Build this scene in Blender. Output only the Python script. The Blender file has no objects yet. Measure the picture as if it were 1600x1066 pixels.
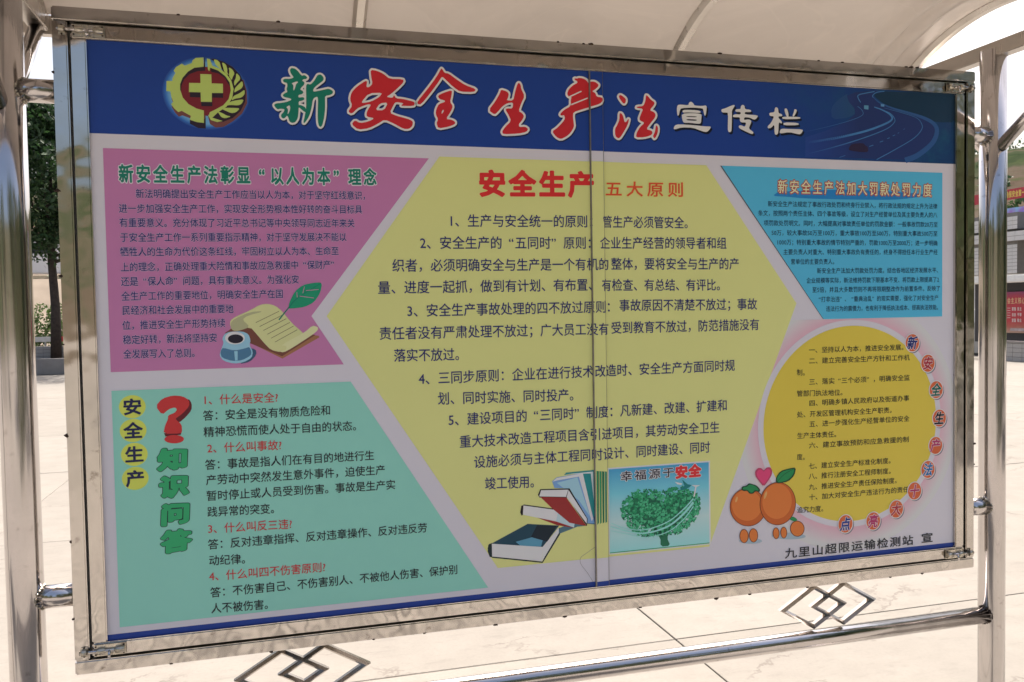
import bpy, bmesh, math, random
import numpy as np
from mathutils import Vector, Matrix, noise
from mathutils.geometry import delaunay_2d_cdt

# ------------------------------------------------------------------ camera, sky, sun, exposure
sc = bpy.context.scene
col = sc.collection
cam_d = bpy.data.cameras.new('camera'); cam = bpy.data.objects.new('camera', cam_d); col.objects.link(cam)
cam.location = (0.467, -2.081, 0.813)
cam.rotation_euler = (1.5339, 0.0174, -0.2706)
cam_d.sensor_width = 36.0; cam_d.lens = 36.0 * 1313.8 / 1600
cam_d.clip_start = 0.05; cam_d.clip_end = 2000
sc.camera = cam

SUN_EL, SUN_AZ = math.radians(58), math.radians(32)      # azimuth clockwise from +Y (behind the board, to the right)
world = bpy.data.worlds.new('World'); sc.world = world; world.use_nodes = True
wn = world.node_tree; wn.nodes.clear()
sky = wn.nodes.new('ShaderNodeTexSky'); sky.sky_type = 'NISHITA'; sky.sun_disc = False
sky.sun_elevation = SUN_EL; sky.sun_rotation = SUN_AZ; sky.air_density = 1.0; sky.dust_density = 9.0; sky.ozone_density = 1.0
bg = wn.nodes.new('ShaderNodeBackground'); bg.inputs[1].default_value = 0.15
wo = wn.nodes.new('ShaderNodeOutputWorld')
wn.links.new(sky.outputs[0], bg.inputs[0]); wn.links.new(bg.outputs[0], wo.inputs[0])
sun_d = bpy.data.lights.new('sun', 'SUN'); sun_d.energy = 3.4; sun_d.angle = math.radians(0.53); sun_d.color = (1.0, 0.95, 0.88)
sun = bpy.data.objects.new('sun', sun_d); col.objects.link(sun)
sdir = Vector((math.sin(SUN_AZ) * math.cos(SUN_EL), math.cos(SUN_AZ) * math.cos(SUN_EL), math.sin(SUN_EL)))
sun.rotation_euler = sdir.to_track_quat('Z', 'Y').to_euler()
sc.view_settings.view_transform = 'Standard'; sc.view_settings.look = 'None'
sc.view_settings.exposure = 0.86; sc.view_settings.gamma = 1.0; sc.view_settings.use_curve_mapping = False
sc.cycles.max_bounces = 8; sc.cycles.transparent_max_bounces = 8
sc.cycles.sample_clamp_indirect = 6

GZ = -0.85          # ground level; z = 0 is the lower edge of the board's frame
W, H = 2.5, 1.503   # frame size in metres
PY = 0.013          # the poster lies this far behind the frame's front face
rnd = random.Random(7)

# ------------------------------------------------------------------ measured points of the poster -> metres on its plane
_cal = (1262.8, (0.5228, -1.9778, 0.8118), (1.5327, 0.0176, -0.2586), -0.0583)
_R = (Matrix.Rotation(_cal[2][2], 3, 'Z') @ Matrix.Rotation(_cal[2][1], 3, 'Y') @ Matrix.Rotation(_cal[2][0], 3, 'X'))
def P(x, y):
    u = (x - 800) / _cal[0]; v = -(y - 533) / _cal[0]
    rd = math.hypot(u, v); r = rd
    for _ in range(12): r = rd / (1 + _cal[3] * r * r)
    s = r / rd if rd else 1
    d = _R @ Vector((u * s, v * s, -1)); t = (PY - _cal[1][1]) / d.y
    return (_cal[1][0] + d.x * t, _cal[1][2] + d.z * t)
def ZP(ox, oy, s, pts): return [P(ox + x / s, oy + y / s) for x, y in pts]

# ------------------------------------------------------------------ materials
def lin(c): c /= 255.0; return c / 12.92 if c <= .04045 else ((c + .055) / 1.055) ** 2.4
def new_mat(name):
    m = bpy.data.materials.new(name); m.use_nodes = True
    nt = m.node_tree; return m, nt, nt.nodes['Principled BSDF']
def N(nt, t, **k):
    n = nt.nodes.new(t)
    for a, b in k.items(): setattr(n, a, b)
    return n
def L(nt, a, b): nt.links.new(a, b)
def ramp(nt, fac, stops, interp='LINEAR'):
    r = N(nt, 'ShaderNodeValToRGB'); r.color_ramp.interpolation = interp
    e = r.color_ramp.elements
    while len(e) < len(stops): e.new(0.5)
    for el, (p, c) in zip(e, stops):
        el.position = p; el.color = (*c, 1) if len(c) == 3 else c
    L(nt, fac, r.inputs[0]); return r
def nz(nt, scale, detail=3, rough=.55, coord='Object', stretch=None, dist=0):
    tc = N(nt, 'ShaderNodeTexCoord'); n = N(nt, 'ShaderNodeTexNoise')
    n.inputs['Scale'].default_value = scale; n.inputs['Detail'].default_value = detail
    n.inputs['Roughness'].default_value = rough; n.inputs['Distortion'].default_value = dist
    if stretch:
        mp = N(nt, 'ShaderNodeMapping'); mp.inputs['Scale'].default_value = stretch
        L(nt, tc.outputs[coord], mp.inputs[0]); L(nt, mp.outputs[0], n.inputs['Vector'])
    else: L(nt, tc.outputs[coord], n.inputs['Vector'])
    return n
def mixc(nt, fac, a, b, mode='MIX'):
    m = N(nt, 'ShaderNodeMix', data_type='RGBA', blend_type=mode)
    for s, v in ((0, fac), (6, a), (7, b)):
        if hasattr(v, 'is_linked'): L(nt, v, m.inputs[s])
        elif s == 0: m.inputs[0].default_value = v
        else: m.inputs[s].default_value = (*v, 1)
    return m.outputs[2]
def bump(nt, h, bsdf, strength, dist=.01):
    b = N(nt, 'ShaderNodeBump'); b.inputs['Strength'].default_value = strength; b.inputs['Distance'].default_value = dist
    L(nt, h, b.inputs['Height']); L(nt, b.outputs[0], bsdf.inputs['Normal'])

WHITE_SEEN = (lin(168), lin(158), lin(164))
_ink = {}
def ink(r, g, b, k=1.0):
    """printed vinyl in the colour the photo shows, relative to the poster's white"""
    key = (r, g, b, k)
    if key in _ink: return _ink[key]
    c = [min(.86, .80 * lin(v) / w * k * t) for v, w, t in zip((r, g, b), WHITE_SEEN, (1.0, .968, 1.01))]
    m, nt, p = new_mat('printed_vinyl')
    n = nz(nt, 3, 4)
    L(nt, mixc(nt, ramp(nt, n.outputs[0], [(.3, (0, 0, 0)), (.7, (.10,) * 3)]).outputs[0], c, [v * .82 for v in c]), p.inputs['Base Color'])
    p.inputs['Roughness'].default_value = .42; p.inputs['Specular IOR Level'].default_value = .32
    n2 = nz(nt, 9, 2); bump(nt, n2.outputs[0], p, .12, .01)
    _ink[key] = m; return m

def steel(name, rough=.16, tint=(.66, .63, .60), wav=.25, grime=.35, strch=(1, 1, 1), bd=.004):
    m, nt, p = new_mat(name)
    p.inputs['Metallic'].default_value = 1
    n = nz(nt, 5, 5, .6); st = nz(nt, 14, 4, .6, stretch=(1, 1, .25))
    d = nz(nt, 28, 6, .7)
    c1 = mixc(nt, ramp(nt, n.outputs[0], [(.35, (0,) * 3), (.7, (1,) * 3)]).outputs[0], tint, [v * .86 for v in tint])
    c2 = mixc(nt, ramp(nt, d.outputs[0], [(.60, (0,) * 3), (.74, (grime,) * 3)]).outputs[0], c1, (.12, .085, .06))
    L(nt, c2, p.inputs['Base Color'])
    rr = ramp(nt, st.outputs[0], [(.3, (rough * .7,) * 3), (.75, (rough * 1.7,) * 3)])
    L(nt, rr.outputs[0], p.inputs['Roughness'])
    w = nz(nt, 7, 2, .5, stretch=strch); bump(nt, w.outputs[0], p, wav, bd)
    return m
M_FLAT = steel('stainless_steel_flat', .065, (.60, .57, .535), .5, .75, bd=.007)
M_PIPE = steel('stainless_steel_pipe', .10, (.62, .59, .585), .35, .5, (2.2, 2.2, .03), .003)
M_DIA = steel('stainless_steel_trim', .16, (.46, .42, .38), .1, .25)
M_LATCH = steel('latch_steel', .25, (.62, .58, .5), .3, .6)
def simple(name, c, rough=.6, metal=0, var=.15, scale=8, bmp=.15, detail=4):
    m, nt, p = new_mat(name)
    n = nz(nt, scale, detail)
    L(nt, mixc(nt, ramp(nt, n.outputs[0], [(.3, (0,) * 3), (.7, (1,) * 3)]).outputs[0], c, [v * (1 - var) for v in c]), p.inputs['Base Color'])
    p.inputs['Roughness'].default_value = rough; p.inputs['Metallic'].default_value = metal
    if bmp: bump(nt, n.outputs[0], p, bmp, .01)
    return m
M_RUST = simple('weld_burn', (.055, .03, .02), .8, .2, .5, 60)
M_GAP = simple('dark_backing', (.03, .03, .035), .6)
M_BACK = simple('backing_sheet_metal', (.5, .49, .47), .5, .3)

# ------------------------------------------------------------------ mesh helpers
def link(name, bm, mat, parent=None, smooth=False, data=None):
    if data is None:
        data = bpy.data.meshes.new(name); bm.to_mesh(data); bm.free()
        if mat: data.materials.append(mat)
        if smooth:
            for p in data.polygons: p.use_smooth = True
    o = bpy.data.objects.new(name, data); col.objects.link(o)
    if parent: o.parent = parent
    return o
def tag(o, label=None, cat=None, group=None, kind=None):
    if label: o['label'] = label
    if cat: o['category'] = cat
    if group: o['group'] = group
    if kind: o['kind'] = kind
    return o
def empty(name, loc=(0, 0, 0), rz=0):
    o = bpy.data.objects.new(name, None); col.objects.link(o); o.location = loc; o.rotation_euler.z = rz
    o.empty_display_size = .1; return o
def copy_tree(o, parent=None):
    c = o.copy(); col.objects.link(c)
    if parent: c.parent = parent
    for ch in list(o.children): copy_tree(ch, c)
    return c
def box(bm, a, b, bev=0):
    r = bmesh.ops.create_cube(bm, size=1)
    c = [(a[i] + b[i]) / 2 for i in range(3)]; s = [abs(b[i] - a[i]) for i in range(3)]
    for v in r['verts']: v.co = Vector((c[0] + v.co.x * s[0], c[1] + v.co.y * s[1], c[2] + v.co.z * s[2]))
    if bev:
        es = list({e for v in r['verts'] for e in v.link_edges})
        bmesh.ops.bevel(bm, geom=es, offset=bev, segments=2, affect='EDGES')
def tube(bm, pts, r, seg=24, cap=True, taper=None):
    pts = [Vector(p) for p in pts]; rings = []
    up = None
    for i, p in enumerate(pts):
        t = (pts[min(i + 1, len(pts) - 1)] - pts[max(i - 1, 0)]).normalized()
        if up is None: up = Vector((0, 0, 1)) if abs(t.z) < .9 else Vector((1, 0, 0))
        a = t.cross(up).normalized(); b = a.cross(t).normalized(); up = b
        rr = r if taper is None else taper[i]
        rings.append([bm.verts.new(p + a * math.cos(2 * math.pi * k / seg) * rr + b * math.sin(2 * math.pi * k / seg) * rr) for k in range(seg)])
    for A, B in zip(rings, rings[1:]):
        for k in range(seg): bm.faces.new((A[k], A[(k + 1) % seg], B[(k + 1) % seg], B[k])).smooth = True
    if cap:
        bm.faces.new(rings[0][::-1]); bm.faces.new(rings[-1])
def add(name, mat, parent, fn, *a, **k):
    bm = bmesh.new(); fn(bm, *a, **k); bmesh.ops.recalc_face_normals(bm, faces=bm.faces)
    return link(name, bm, mat, parent)
def square_bar(bm, a, b, w, bev=.003):
    """square tube from a to b (axis-aligned in the x-z plane), any direction"""
    a = Vector(a); b = Vector(b); t = (b - a).normalized()
    n = Vector((0, 1, 0)) if abs(t.y) < .9 else Vector((1, 0, 0)); s = t.cross(n).normalized(); n = s.cross(t)
    vs = []
    for p in (a, b):
        vs.append([bm.verts.new(p + s * (w[0] / 2) * i + n * (w[1] / 2) * j) for i, j in ((-1, -1), (1, -1), (1, 1), (-1, 1))])
    for k in range(4): bm.faces.new((vs[0][k], vs[0][(k + 1) % 4], vs[1][(k + 1) % 4], vs[1][k]))
    bm.faces.new(vs[0][::-1]); bm.faces.new(vs[1])
    if bev: bmesh.ops.bevel(bm, geom=list(bm.edges), offset=bev, segments=2, affect='EDGES')

# ------------------------------------------------------------------ flat printing
SX0, SX1 = 1.270, 1.304         # the joint strip's x range on the poster
STRIP = .0048
LAYER = .0003
def to_sheet(me_pts, tris, name, mat, layer, parent, smooth=False):
    """2-D points (board x, z) and faces -> a printed piece lying on the sheet; where it crosses the joint strip it is cut and steps forward"""
    bm = bmesh.new()
    vs = [bm.verts.new((p[0], PY - layer * LAYER, p[1])) for p in me_pts]
    for t in tris:
        try: bm.faces.new([vs[i] for i in t])
        except ValueError: pass
    xs = [p[0] for p in me_pts]
    if min(xs) < SX1 and max(xs) > SX0:
        for x in (SX0, SX1):
            bmesh.ops.bisect_plane(bm, geom=list(bm.verts) + list(bm.edges) + list(bm.faces), plane_co=(x, 0, 0), plane_no=(1, 0, 0), dist=1e-5)
        fs = [f for f in bm.faces if SX0 < f.calc_center_median().x < SX1]
        if fs:
            rest = len(fs) < len(bm.faces)
            if rest: bmesh.ops.split(bm, geom=fs)
            fs = [f for f in bm.faces if SX0 < f.calc_center_median().x < SX1]
            for v in {v for f in fs for v in f.verts}: v.co.y -= STRIP
    for f in bm.faces:
        f.normal_update()
        if f.normal.y > 0: f.normal_flip()
    o = link(name, bm, mat, parent)
    if name in ('text_line', 'text_outline', 'heading_line', 'picture_caption'): o['kind'] = 'stuff'
    return o
def fill_loops(loops):
    """closed 2-D loops, even-odd filled -> points, triangles"""
    V = []; E = []
    for lp in loops:
        n = len(V); V += [Vector((p[0], p[1])) for p in lp]; E += [(n + i, n + (i + 1) % len(lp)) for i in range(len(lp))]
    r = delaunay_2d_cdt(V, E, [], 0, 1e-7)
    ov = np.array([(p.x, p.y) for p in r[0]]); tf = np.array(r[2], int)
    if not len(tf): return [], []
    c = ov[tf].mean(1); cx = c[:, :1]; cy = c[:, 1:]
    A = np.array([V[e[0]] for e in E]); B = np.array([V[e[1]] for e in E]); D = B - A
    hit = ((A[:, 1] > cy) != (B[:, 1] > cy)) & (cx < D[:, 0] * (cy - A[:, 1]) / np.where(D[:, 1] == 0, 1e-12, D[:, 1]) + A[:, 0])
    ins = hit.sum(1) % 2 == 1
    return [tuple(p) for p in ov], [tuple(int(i) for i in t) for t in tf[ins]]
def smooth_loop(lp, it):
    for _ in range(it):
        q = []
        for i in range(len(lp)):
            a, b = lp[i], lp[(i + 1) % len(lp)]
            q += [(a[0] * .78 + b[0] * .22, a[1] * .78 + b[1] * .22), (a[0] * .22 + b[0] * .78, a[1] * .22 + b[1] * .78)]
        lp = q
    return lp
def flat(name, mat, layer, parent, loops, it=0):
    pts, fc = fill_loops([smooth_loop(l, it) for l in loops])
    return to_sheet(pts, fc, name, mat, layer, parent)

def brush_sdf(groups, cell, it=1):
    """groups: list of loop-lists in drawing units; returns (x0, y0, cell, signed distance grid), negative inside their union"""
    allp = np.array([p for g in groups for l in g for p in l], float)
    pad = 40 * 1.0
    x0, y0 = allp.min(0) - pad; x1, y1 = allp.max(0) + pad
    gx = np.arange(x0, x1 + cell, cell); gy = np.arange(y0, y1 + cell, cell)
    X, Y = np.meshgrid(gx, gy)
    out = np.full(X.shape, 1e9)
    for g in groups:
        d = np.full(X.shape, 1e9); ins = np.zeros(X.shape, bool)
        for l in g:
            l = np.array(smooth_loop(l, it), float)
            for a, b in zip(l, np.roll(l, -1, 0)):
                e = b - a; ee = (e * e).sum() + 1e-9
                t = np.clip(((X - a[0]) * e[0] + (Y - a[1]) * e[1]) / ee, 0, 1)
                d = np.minimum(d, np.hypot(X - a[0] - t * e[0], Y - a[1] - t * e[1]))
                c = ((a[1] > Y) != (b[1] > Y))
                with np.errstate(divide='ignore', invalid='ignore'):
                    ins ^= c & (X < (b[0] - a[0]) * (Y - a[1]) / (b[1] - a[1] + (b[1] == a[1]) * 1e-9) + a[0])
        out = np.minimum(out, np.where(ins, -d, d))
    return x0, y0, cell, out
def contours(sdf, level):
    x0, y0, c, g = sdf; g = g - level + 1e-7
    nxt = {}
    def cross(i, j, k):   # edge ids: (i,j,0) between (i,j)-(i,j+1) ; (i,j,1) between (i,j)-(i+1,j)
        if k == 0: a, b = g[i, j], g[i, j + 1]; return (x0 + (j + a / (a - b)) * c, y0 + i * c)
        a, b = g[i, j], g[i + 1, j]; return (x0 + j * c, y0 + (i + a / (a - b)) * c)
    s = g < 0
    idx = np.argwhere((s[:-1, :-1] != s[:-1, 1:]) | (s[:-1, :-1] != s[1:, :-1]) | (s[:-1, :-1] != s[1:, 1:]) | (s[1:, :-1] != s[1:, 1:]))
    adj = {}
    for i, j in idx:
        i = int(i); j = int(j)
        T, B, Lf, Rt = (i, j, 0), (i + 1, j, 0), (i, j, 1), (i, j + 1, 1)
        k = s[i, j] * 1 + s[i, j + 1] * 2 + s[i + 1, j + 1] * 4 + s[i + 1, j] * 8
        segs = {1: [(T, Lf)], 2: [(T, Rt)], 3: [(Lf, Rt)], 4: [(Rt, B)], 5: [(T, Rt), (Lf, B)], 6: [(T, B)], 7: [(Lf, B)], 8: [(Lf, B)], 9: [(T, B)],
                10: [(T, Lf), (Rt, B)], 11: [(Rt, B)], 12: [(Lf, Rt)], 13: [(T, Rt)], 14: [(T, Lf)]}.get(int(k), [])
        for a, b in segs: adj.setdefault(a, []).append(b); adj.setdefault(b, []).append(a)
    loops = []; seen = set()
    for st in adj:
        if st in seen: continue
        lp = [st]; seen.add(st); cur = st
        while True:
            n = [q for q in adj[cur] if q not in seen]
            if not n: break
            cur = n[0]; seen.add(cur); lp.append(cur)
        if len(lp) > 5:
            pts = [cross(*e) for e in lp]
            # drop nearly straight points
            keep = [pts[0]]
            for q in range(1, len(pts)):
                a = keep[-1]; b = pts[q]; d = pts[(q + 1) % len(pts)]
                ar = abs((b[0] - a[0]) * (d[1] - a[1]) - (b[1] - a[1]) * (d[0] - a[0]))
                if ar > .12 * c * c * 2: keep.append(b)
            if len(keep) > 3: loops.append(keep)
    return loops
def brush(name, parent, o, groups, layers, cell=3.0, it=1):
    """a traced character: layers = [(material, grow, dx, dy, layer)] in the drawing's units"""
    ox, oy, s = o
    sdf = brush_sdf(groups, cell, it)
    for mat, grow, dx, dy, layer in layers:
        name_ = name if layer >= 4 or len(layers) < 2 or (name == 'title_character' and layer >= 3 and len(layers) == 2) else (name.replace('character', 'shadow') if dx else name.replace('character', 'outline'))
        lps = [[P(ox + (x + dx) / s, oy + (y + dy) / s) for x, y in l] for l in contours(sdf, grow)]
        if lps:
            pts, fc = fill_loops(lps); to_sheet(pts, fc, name_, mat, layer, parent)

_glyph = {}
def glyph(ch, off):
    k = (ch, off)
    if k in _glyph: return _glyph[k]
    if (ch, 0) not in _glyph:
        c = bpy.data.curves.new('g', 'FONT'); c.body = ch; c.size = 1; c.resolution_u = 2
        o = bpy.data.objects.new('g', c); col.objects.link(o)
        dg = bpy.context.evaluated_depsgraph_get(); m = bpy.data.meshes.new_from_object(o.evaluated_get(dg))
        v = np.zeros(len(m.vertices) * 3); m.vertices.foreach_get('co', v)
        _glyph[(ch, 0)] = (v.reshape(-1, 3)[:, :2], [tuple(p.vertices) for p in m.polygons])
        bpy.data.objects.remove(o); bpy.data.curves.remove(c); bpy.data.meshes.remove(m)
    if off <= 0: return _glyph[(ch, 0)]
    v, fc = _glyph[(ch, 0)]
    cnt = {}
    for f in fc:
        for i in range(len(f)):
            e = (f[i], f[(i + 1) % len(f)]); e = e if e[0] < e[1] else e[::-1]; cnt[e] = cnt.get(e, 0) + 1
    E = np.array([e for e, n in cnt.items() if n == 1])
    A, B = v[E[:, 0]], v[E[:, 1]]
    cell = .0125 if off < .05 else .016; pad = off + .04
    gx = np.arange(v[:, 0].min() - pad, v[:, 0].max() + pad + cell, cell); gy = np.arange(v[:, 1].min() - pad, v[:, 1].max() + pad + cell, cell)
    X, Y = np.meshgrid(gx, gy); X = X[..., None]; Y = Y[..., None]
    D = B - A; t = np.clip(((X - A[:, 0]) * D[:, 0] + (Y - A[:, 1]) * D[:, 1]) / ((D ** 2).sum(1) + 1e-12), 0, 1)
    d = np.hypot(X - A[:, 0] - t * D[:, 0], Y - A[:, 1] - t * D[:, 1]).min(-1)
    with np.errstate(divide='ignore', invalid='ignore'):
        hit = ((A[:, 1] > Y) != (B[:, 1] > Y)) & (X < D[:, 0] * (Y - A[:, 1]) / np.where(D[:, 1] == 0, 1e-12, D[:, 1]) + A[:, 0])
    ins = hit.sum(-1) % 2 == 1
    lps = contours((gx[0], gy[0], cell, np.where(ins, -d, d)), off)
    pts, f2 = fill_loops(lps)
    _glyph[k] = (np.array(pts), f2)
    return _glyph[k]
def text_mesh(s, pitch, h, fw=1.0, off=0.0):
    """characters set in equal cells; x from 0, z centred on 0"""
    pts = []; fc = []; x = 0
    for ch in s:
        w = .5 if ch in '0123456789? ' else 1
        if ch != '　' and ch != ' ':
            v, f = glyph(ch, off)
            gw = pitch * fw; dx = x + (w * pitch - w * gw) / 2
            if ch == '“': dx += .5 * gw
            n = len(pts)
            pts += [(dx + a * gw, (b - .38) * h) for a, b in v]; fc += [tuple(n + i for i in q) for q in f]
        x += w * pitch
    return pts, fc
def cells(s): return sum(.5 if c in '0123456789? ' else 1 for c in s)
def line(s, xl, yl, xr, yr, h, mats, parent, name='text_line', fw=1.0, layer=5):
    """a printed line; mats = [(material, offset)] from the bottom outline up"""
    a = P(xl, yl); b = P(xr, yr); pitch = (b[0] - a[0]) / cells(s)
    for i, (m, off) in enumerate(mats):
        pts, fc = text_mesh(s, pitch, h, fw, off)
        t = [(a[0] + x, a[1] + (b[1] - a[1]) * x / (b[0] - a[0]) + z) for x, z in pts]
        to_sheet(t, fc, name if i == len(mats) - 1 else 'text_outline', m, layer + i, parent)

# ================================================================== THE GROUND
def concrete(name, base, joints=False):
    m, nt, p = new_mat(name)
    big = nz(nt, .5, 6, .6); mid = nz(nt, 4, 8, .62); fine = nz(nt, 60, 4, .7)
    c = mixc(nt, ramp(nt, big.outputs[0], [(.35, (0,) * 3), (.68, (1,) * 3)]).outputs[0], base, [v * .87 for v in base])
    c = mixc(nt, ramp(nt, mid.outputs[0], [(.42, (0,) * 3), (.66, (.5,) * 3)]).outputs[0], c, [v * .80 for v in base])
    c = mixc(nt, ramp(nt, fine.outputs[0], [(.45, (0,) * 3), (.8, (.28,) * 3)]).outputs[0], c, [v * .6 for v in base])
    # cracks and small spalls
    tc = N(nt, 'ShaderNodeTexCoord'); wn_ = nz(nt, 2.2, 5, .7)
    va = N(nt, 'ShaderNodeVectorMath', operation='SCALE'); va.inputs['Scale'].default_value = .55
    L(nt, wn_.outputs['Color'], va.inputs[0])
    vb = N(nt, 'ShaderNodeVectorMath', operation='ADD'); L(nt, tc.outputs['Object'], vb.inputs[0]); L(nt, va.outputs[0], vb.inputs[1])
    mp = N(nt, 'ShaderNodeMapping'); mp.inputs['Scale'].default_value = (.45, 1.1, .5); L(nt, vb.outputs[0], mp.inputs[0])
    vo = N(nt, 'ShaderNodeTexVoronoi', feature='DISTANCE_TO_EDGE'); vo.inputs['Scale'].default_value = 1.0
    L(nt, mp.outputs[0], vo.inputs['Vector'])
    cr = ramp(nt, vo.outputs['Distance'], [(0, (1,) * 3), (.0035, (.85,) * 3), (.009, (0,) * 3)])
    gate = ramp(nt, nz(nt, 1.1, 4, .7).outputs[0], [(.48, (0,) * 3), (.56, (1,) * 3)])
    mm = N(nt, 'ShaderNodeMath', operation='MULTIPLY'); L(nt, cr.outputs[0], mm.inputs[0]); L(nt, gate.outputs[0], mm.inputs[1])
    pit = ramp(nt, nz(nt, 26, 5, .75).outputs[0], [(.66, (0,) * 3), (.72, (1,) * 3)])
    near = ramp(nt, vo.outputs['Distance'], [(0, (1,) * 3), (.09, (0,) * 3)])
    m2 = N(nt, 'ShaderNodeMath', operation='MULTIPLY'); L(nt, pit.outputs[0], m2.inputs[0]); L(nt, near.outputs[0], m2.inputs[1])
    mx = N(nt, 'ShaderNodeMath', operation='MAXIMUM'); L(nt, mm.outputs[0], mx.inputs[0]); L(nt, m2.outputs[0], mx.inputs[1])
    f = N(nt, 'ShaderNodeMath', operation='MULTIPLY'); f.inputs[1].default_value = .55; L(nt, mx.outputs[0], f.inputs[0])
    blot = ramp(nt, nz(nt, 9, 6, .72, stretch=(.5, 1.6, 1)).outputs[0], [(.54, (0,) * 3), (.68, (.35,) * 3)])
    c = mixc(nt, blot.outputs[0], c, [v * .62 for v in base])
    c = mixc(nt, f.outputs[0], c, (.13, .11, .095))
    oi = N(nt, 'ShaderNodeObjectInfo'); tint = ramp(nt, oi.outputs['Random'], [(0, (.93, .93, .93)), (1, (1.0, 1.0, 1.0))])
    c = mixc(nt, 1.0, c, tint.outputs[0], 'MULTIPLY')
    L(nt, c, p.inputs['Base Color']); p.inputs['Roughness'].default_value = .9; p.inputs['Specular IOR Level'].default_value = .2
    bump(nt, mid.outputs[0], p, .25, .02)
    return m
M_CONC = concrete('concrete_paving', (.285, .263, .232))
M_JOINT = simple('joint_filler', (.26, .235, .205), .95)
bm = bmesh.new()
S = 900
vs = [bm.verts.new(v) for v in ((-S, -S, GZ - .012), (S, -S, GZ - .012), (S, S, GZ - .012), (-S, S, GZ - .012))]; bm.faces.new(vs)
ground = tag(link('ground', bm, M_JOINT), kind='structure')
# the open plaza, cast in slabs
SLX, SLY, GAP = 4.0, 3.1, .006
slab_meshes = []
for k in range(5):
    bm = bmesh.new(); nx = 6; rr = random.Random(k)
    box(bm, (GAP / 2, GAP / 2, -.1), (SLX - GAP / 2, SLY - GAP / 2, 0))
    bmesh.ops.bevel(bm, geom=[e for e in bm.edges if e.verts[0].co.z > -.01 and e.verts[1].co.z > -.01], offset=.002 + .001 * (k % 3), segments=1, affect='EDGES')
    me = bpy.data.meshes.new('slab'); bm.to_mesh(me); bm.free(); me.materials.append(M_CONC); slab_meshes.append(me)
plaza = tag(empty('plaza', (0, 0, GZ)), kind='structure')
for i in range(-8, 9):
    for j in range(-1, 8):
        x = 2.34 + i * SLX; y = 1.71 + j * SLY
        o = link('concrete_slab', None, None, plaza, data=slab_meshes[(i * 3 + j * 5) % 5])
        o.location = (x, y, rnd.uniform(-.002, .002))
        if x + SLX < 14 or True: pass
# narrow paving blocks of the walk in front of the board
m, nt, p = new_mat('paving_blocks')
tc = N(nt, 'ShaderNodeTexCoord'); br = N(nt, 'ShaderNodeTexBrick'); br.offset = .0
br.inputs['Scale'].default_value = 1; br.inputs['Brick Width'].default_value = .105; br.inputs['Row Height'].default_value = .32
br.inputs['Mortar Size'].default_value = .02; br.inputs['Mortar Smooth'].default_value = .4
br.inputs['Color1'].default_value = (.36, .33, .29, 1); br.inputs['Color2'].default_value = (.30, .27, .24, 1); br.inputs['Mortar'].default_value = (.10, .09, .08, 1)
L(nt, tc.outputs['Object'], br.inputs[0]); L(nt, br.outputs[0], p.inputs['Base Color']); p.inputs['Roughness'].default_value = .85
bump(nt, br.outputs[1], p, -.4, .01)
add('front_walk', m, None, box, (-9, -6.5, GZ - .1), (14, -1.4, GZ + .004))
tag(bpy.data.objects['front_walk'], kind='structure')
add('plaza_edge', M_CONC, None, box, (-29.6, -30, GZ - .1), (38, -6.51, GZ + .0))
tag(bpy.data.objects['plaza_edge'], kind='structure')

# ================================================================== THE NOTICE BOARD
nb = tag(empty('notice_board', (0, 0, 0)), 'large steel notice board under an arched canopy with a blue bannered safety poster', 'notice board')
# --- outer frame
FD = .045
add('frame_bar', M_FLAT, nb, box, (0, 0, H - .031), (W, FD, H), .003)
add('frame_bar', M_FLAT, nb, box, (0, 0, 0), (W, FD, .031), .003)
add('frame_bar', M_FLAT, nb, box, (0, .0005, .0315), (.031, FD, H - .0315), .003)
add('frame_bar', M_FLAT, nb, box, (W - .031, .0005, .0315), (W, FD, H - .0315), .003)
# --- door frame
a, b = .0365, .0685
add('door_frame_bar', M_FLAT, nb, box, (a, .002, H - b), (W - a, .034, H - a), .003)
add('door_frame_bar', M_FLAT, nb, box, (a, .002, a), (W - a, .034, b), .003)
add('door_frame_bar', M_FLAT, nb, box, (a, .0025, b + .0004), (b, .034, H - b - .0004), .003)
add('door_frame_bar', M_FLAT, nb, box, (W - b, .0025, b + .0004), (W - a, .034, H - b - .0004), .003)
add('backing_sheet', M_BACK, nb, box, (.012, .036, .012), (W - .012, .0425, H - .012))
# weld burns at the edge of the frame
bm = bmesh.new()
for k in range(34):
    if k < 12: x, z = rnd.uniform(.2, 2.4), H - .0005
    elif k < 24: x, z = .25 + (k - 12) * .19 + rnd.uniform(-.05, .05), .0005
    elif k < 31: x, z = .0008, .12 + (k - 24) * .2 + rnd.uniform(-.04, .04)
    else: x, z = W - .0008, rnd.uniform(.2, 1.3)
    r = rnd.uniform(.003, .007)
    ret = bmesh.ops.create_icosphere(bm, subdivisions=1, radius=r)
    for v in ret['verts']:
        v.co = Vector((x + v.co.x * rnd.uniform(.8, 1.6), .003 + v.co.y * .9, z + v.co.z * rnd.uniform(.5, 1.0)))
wb = link('weld_burns', bm, M_RUST, nb); wb['kind'] = 'stuff'
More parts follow.
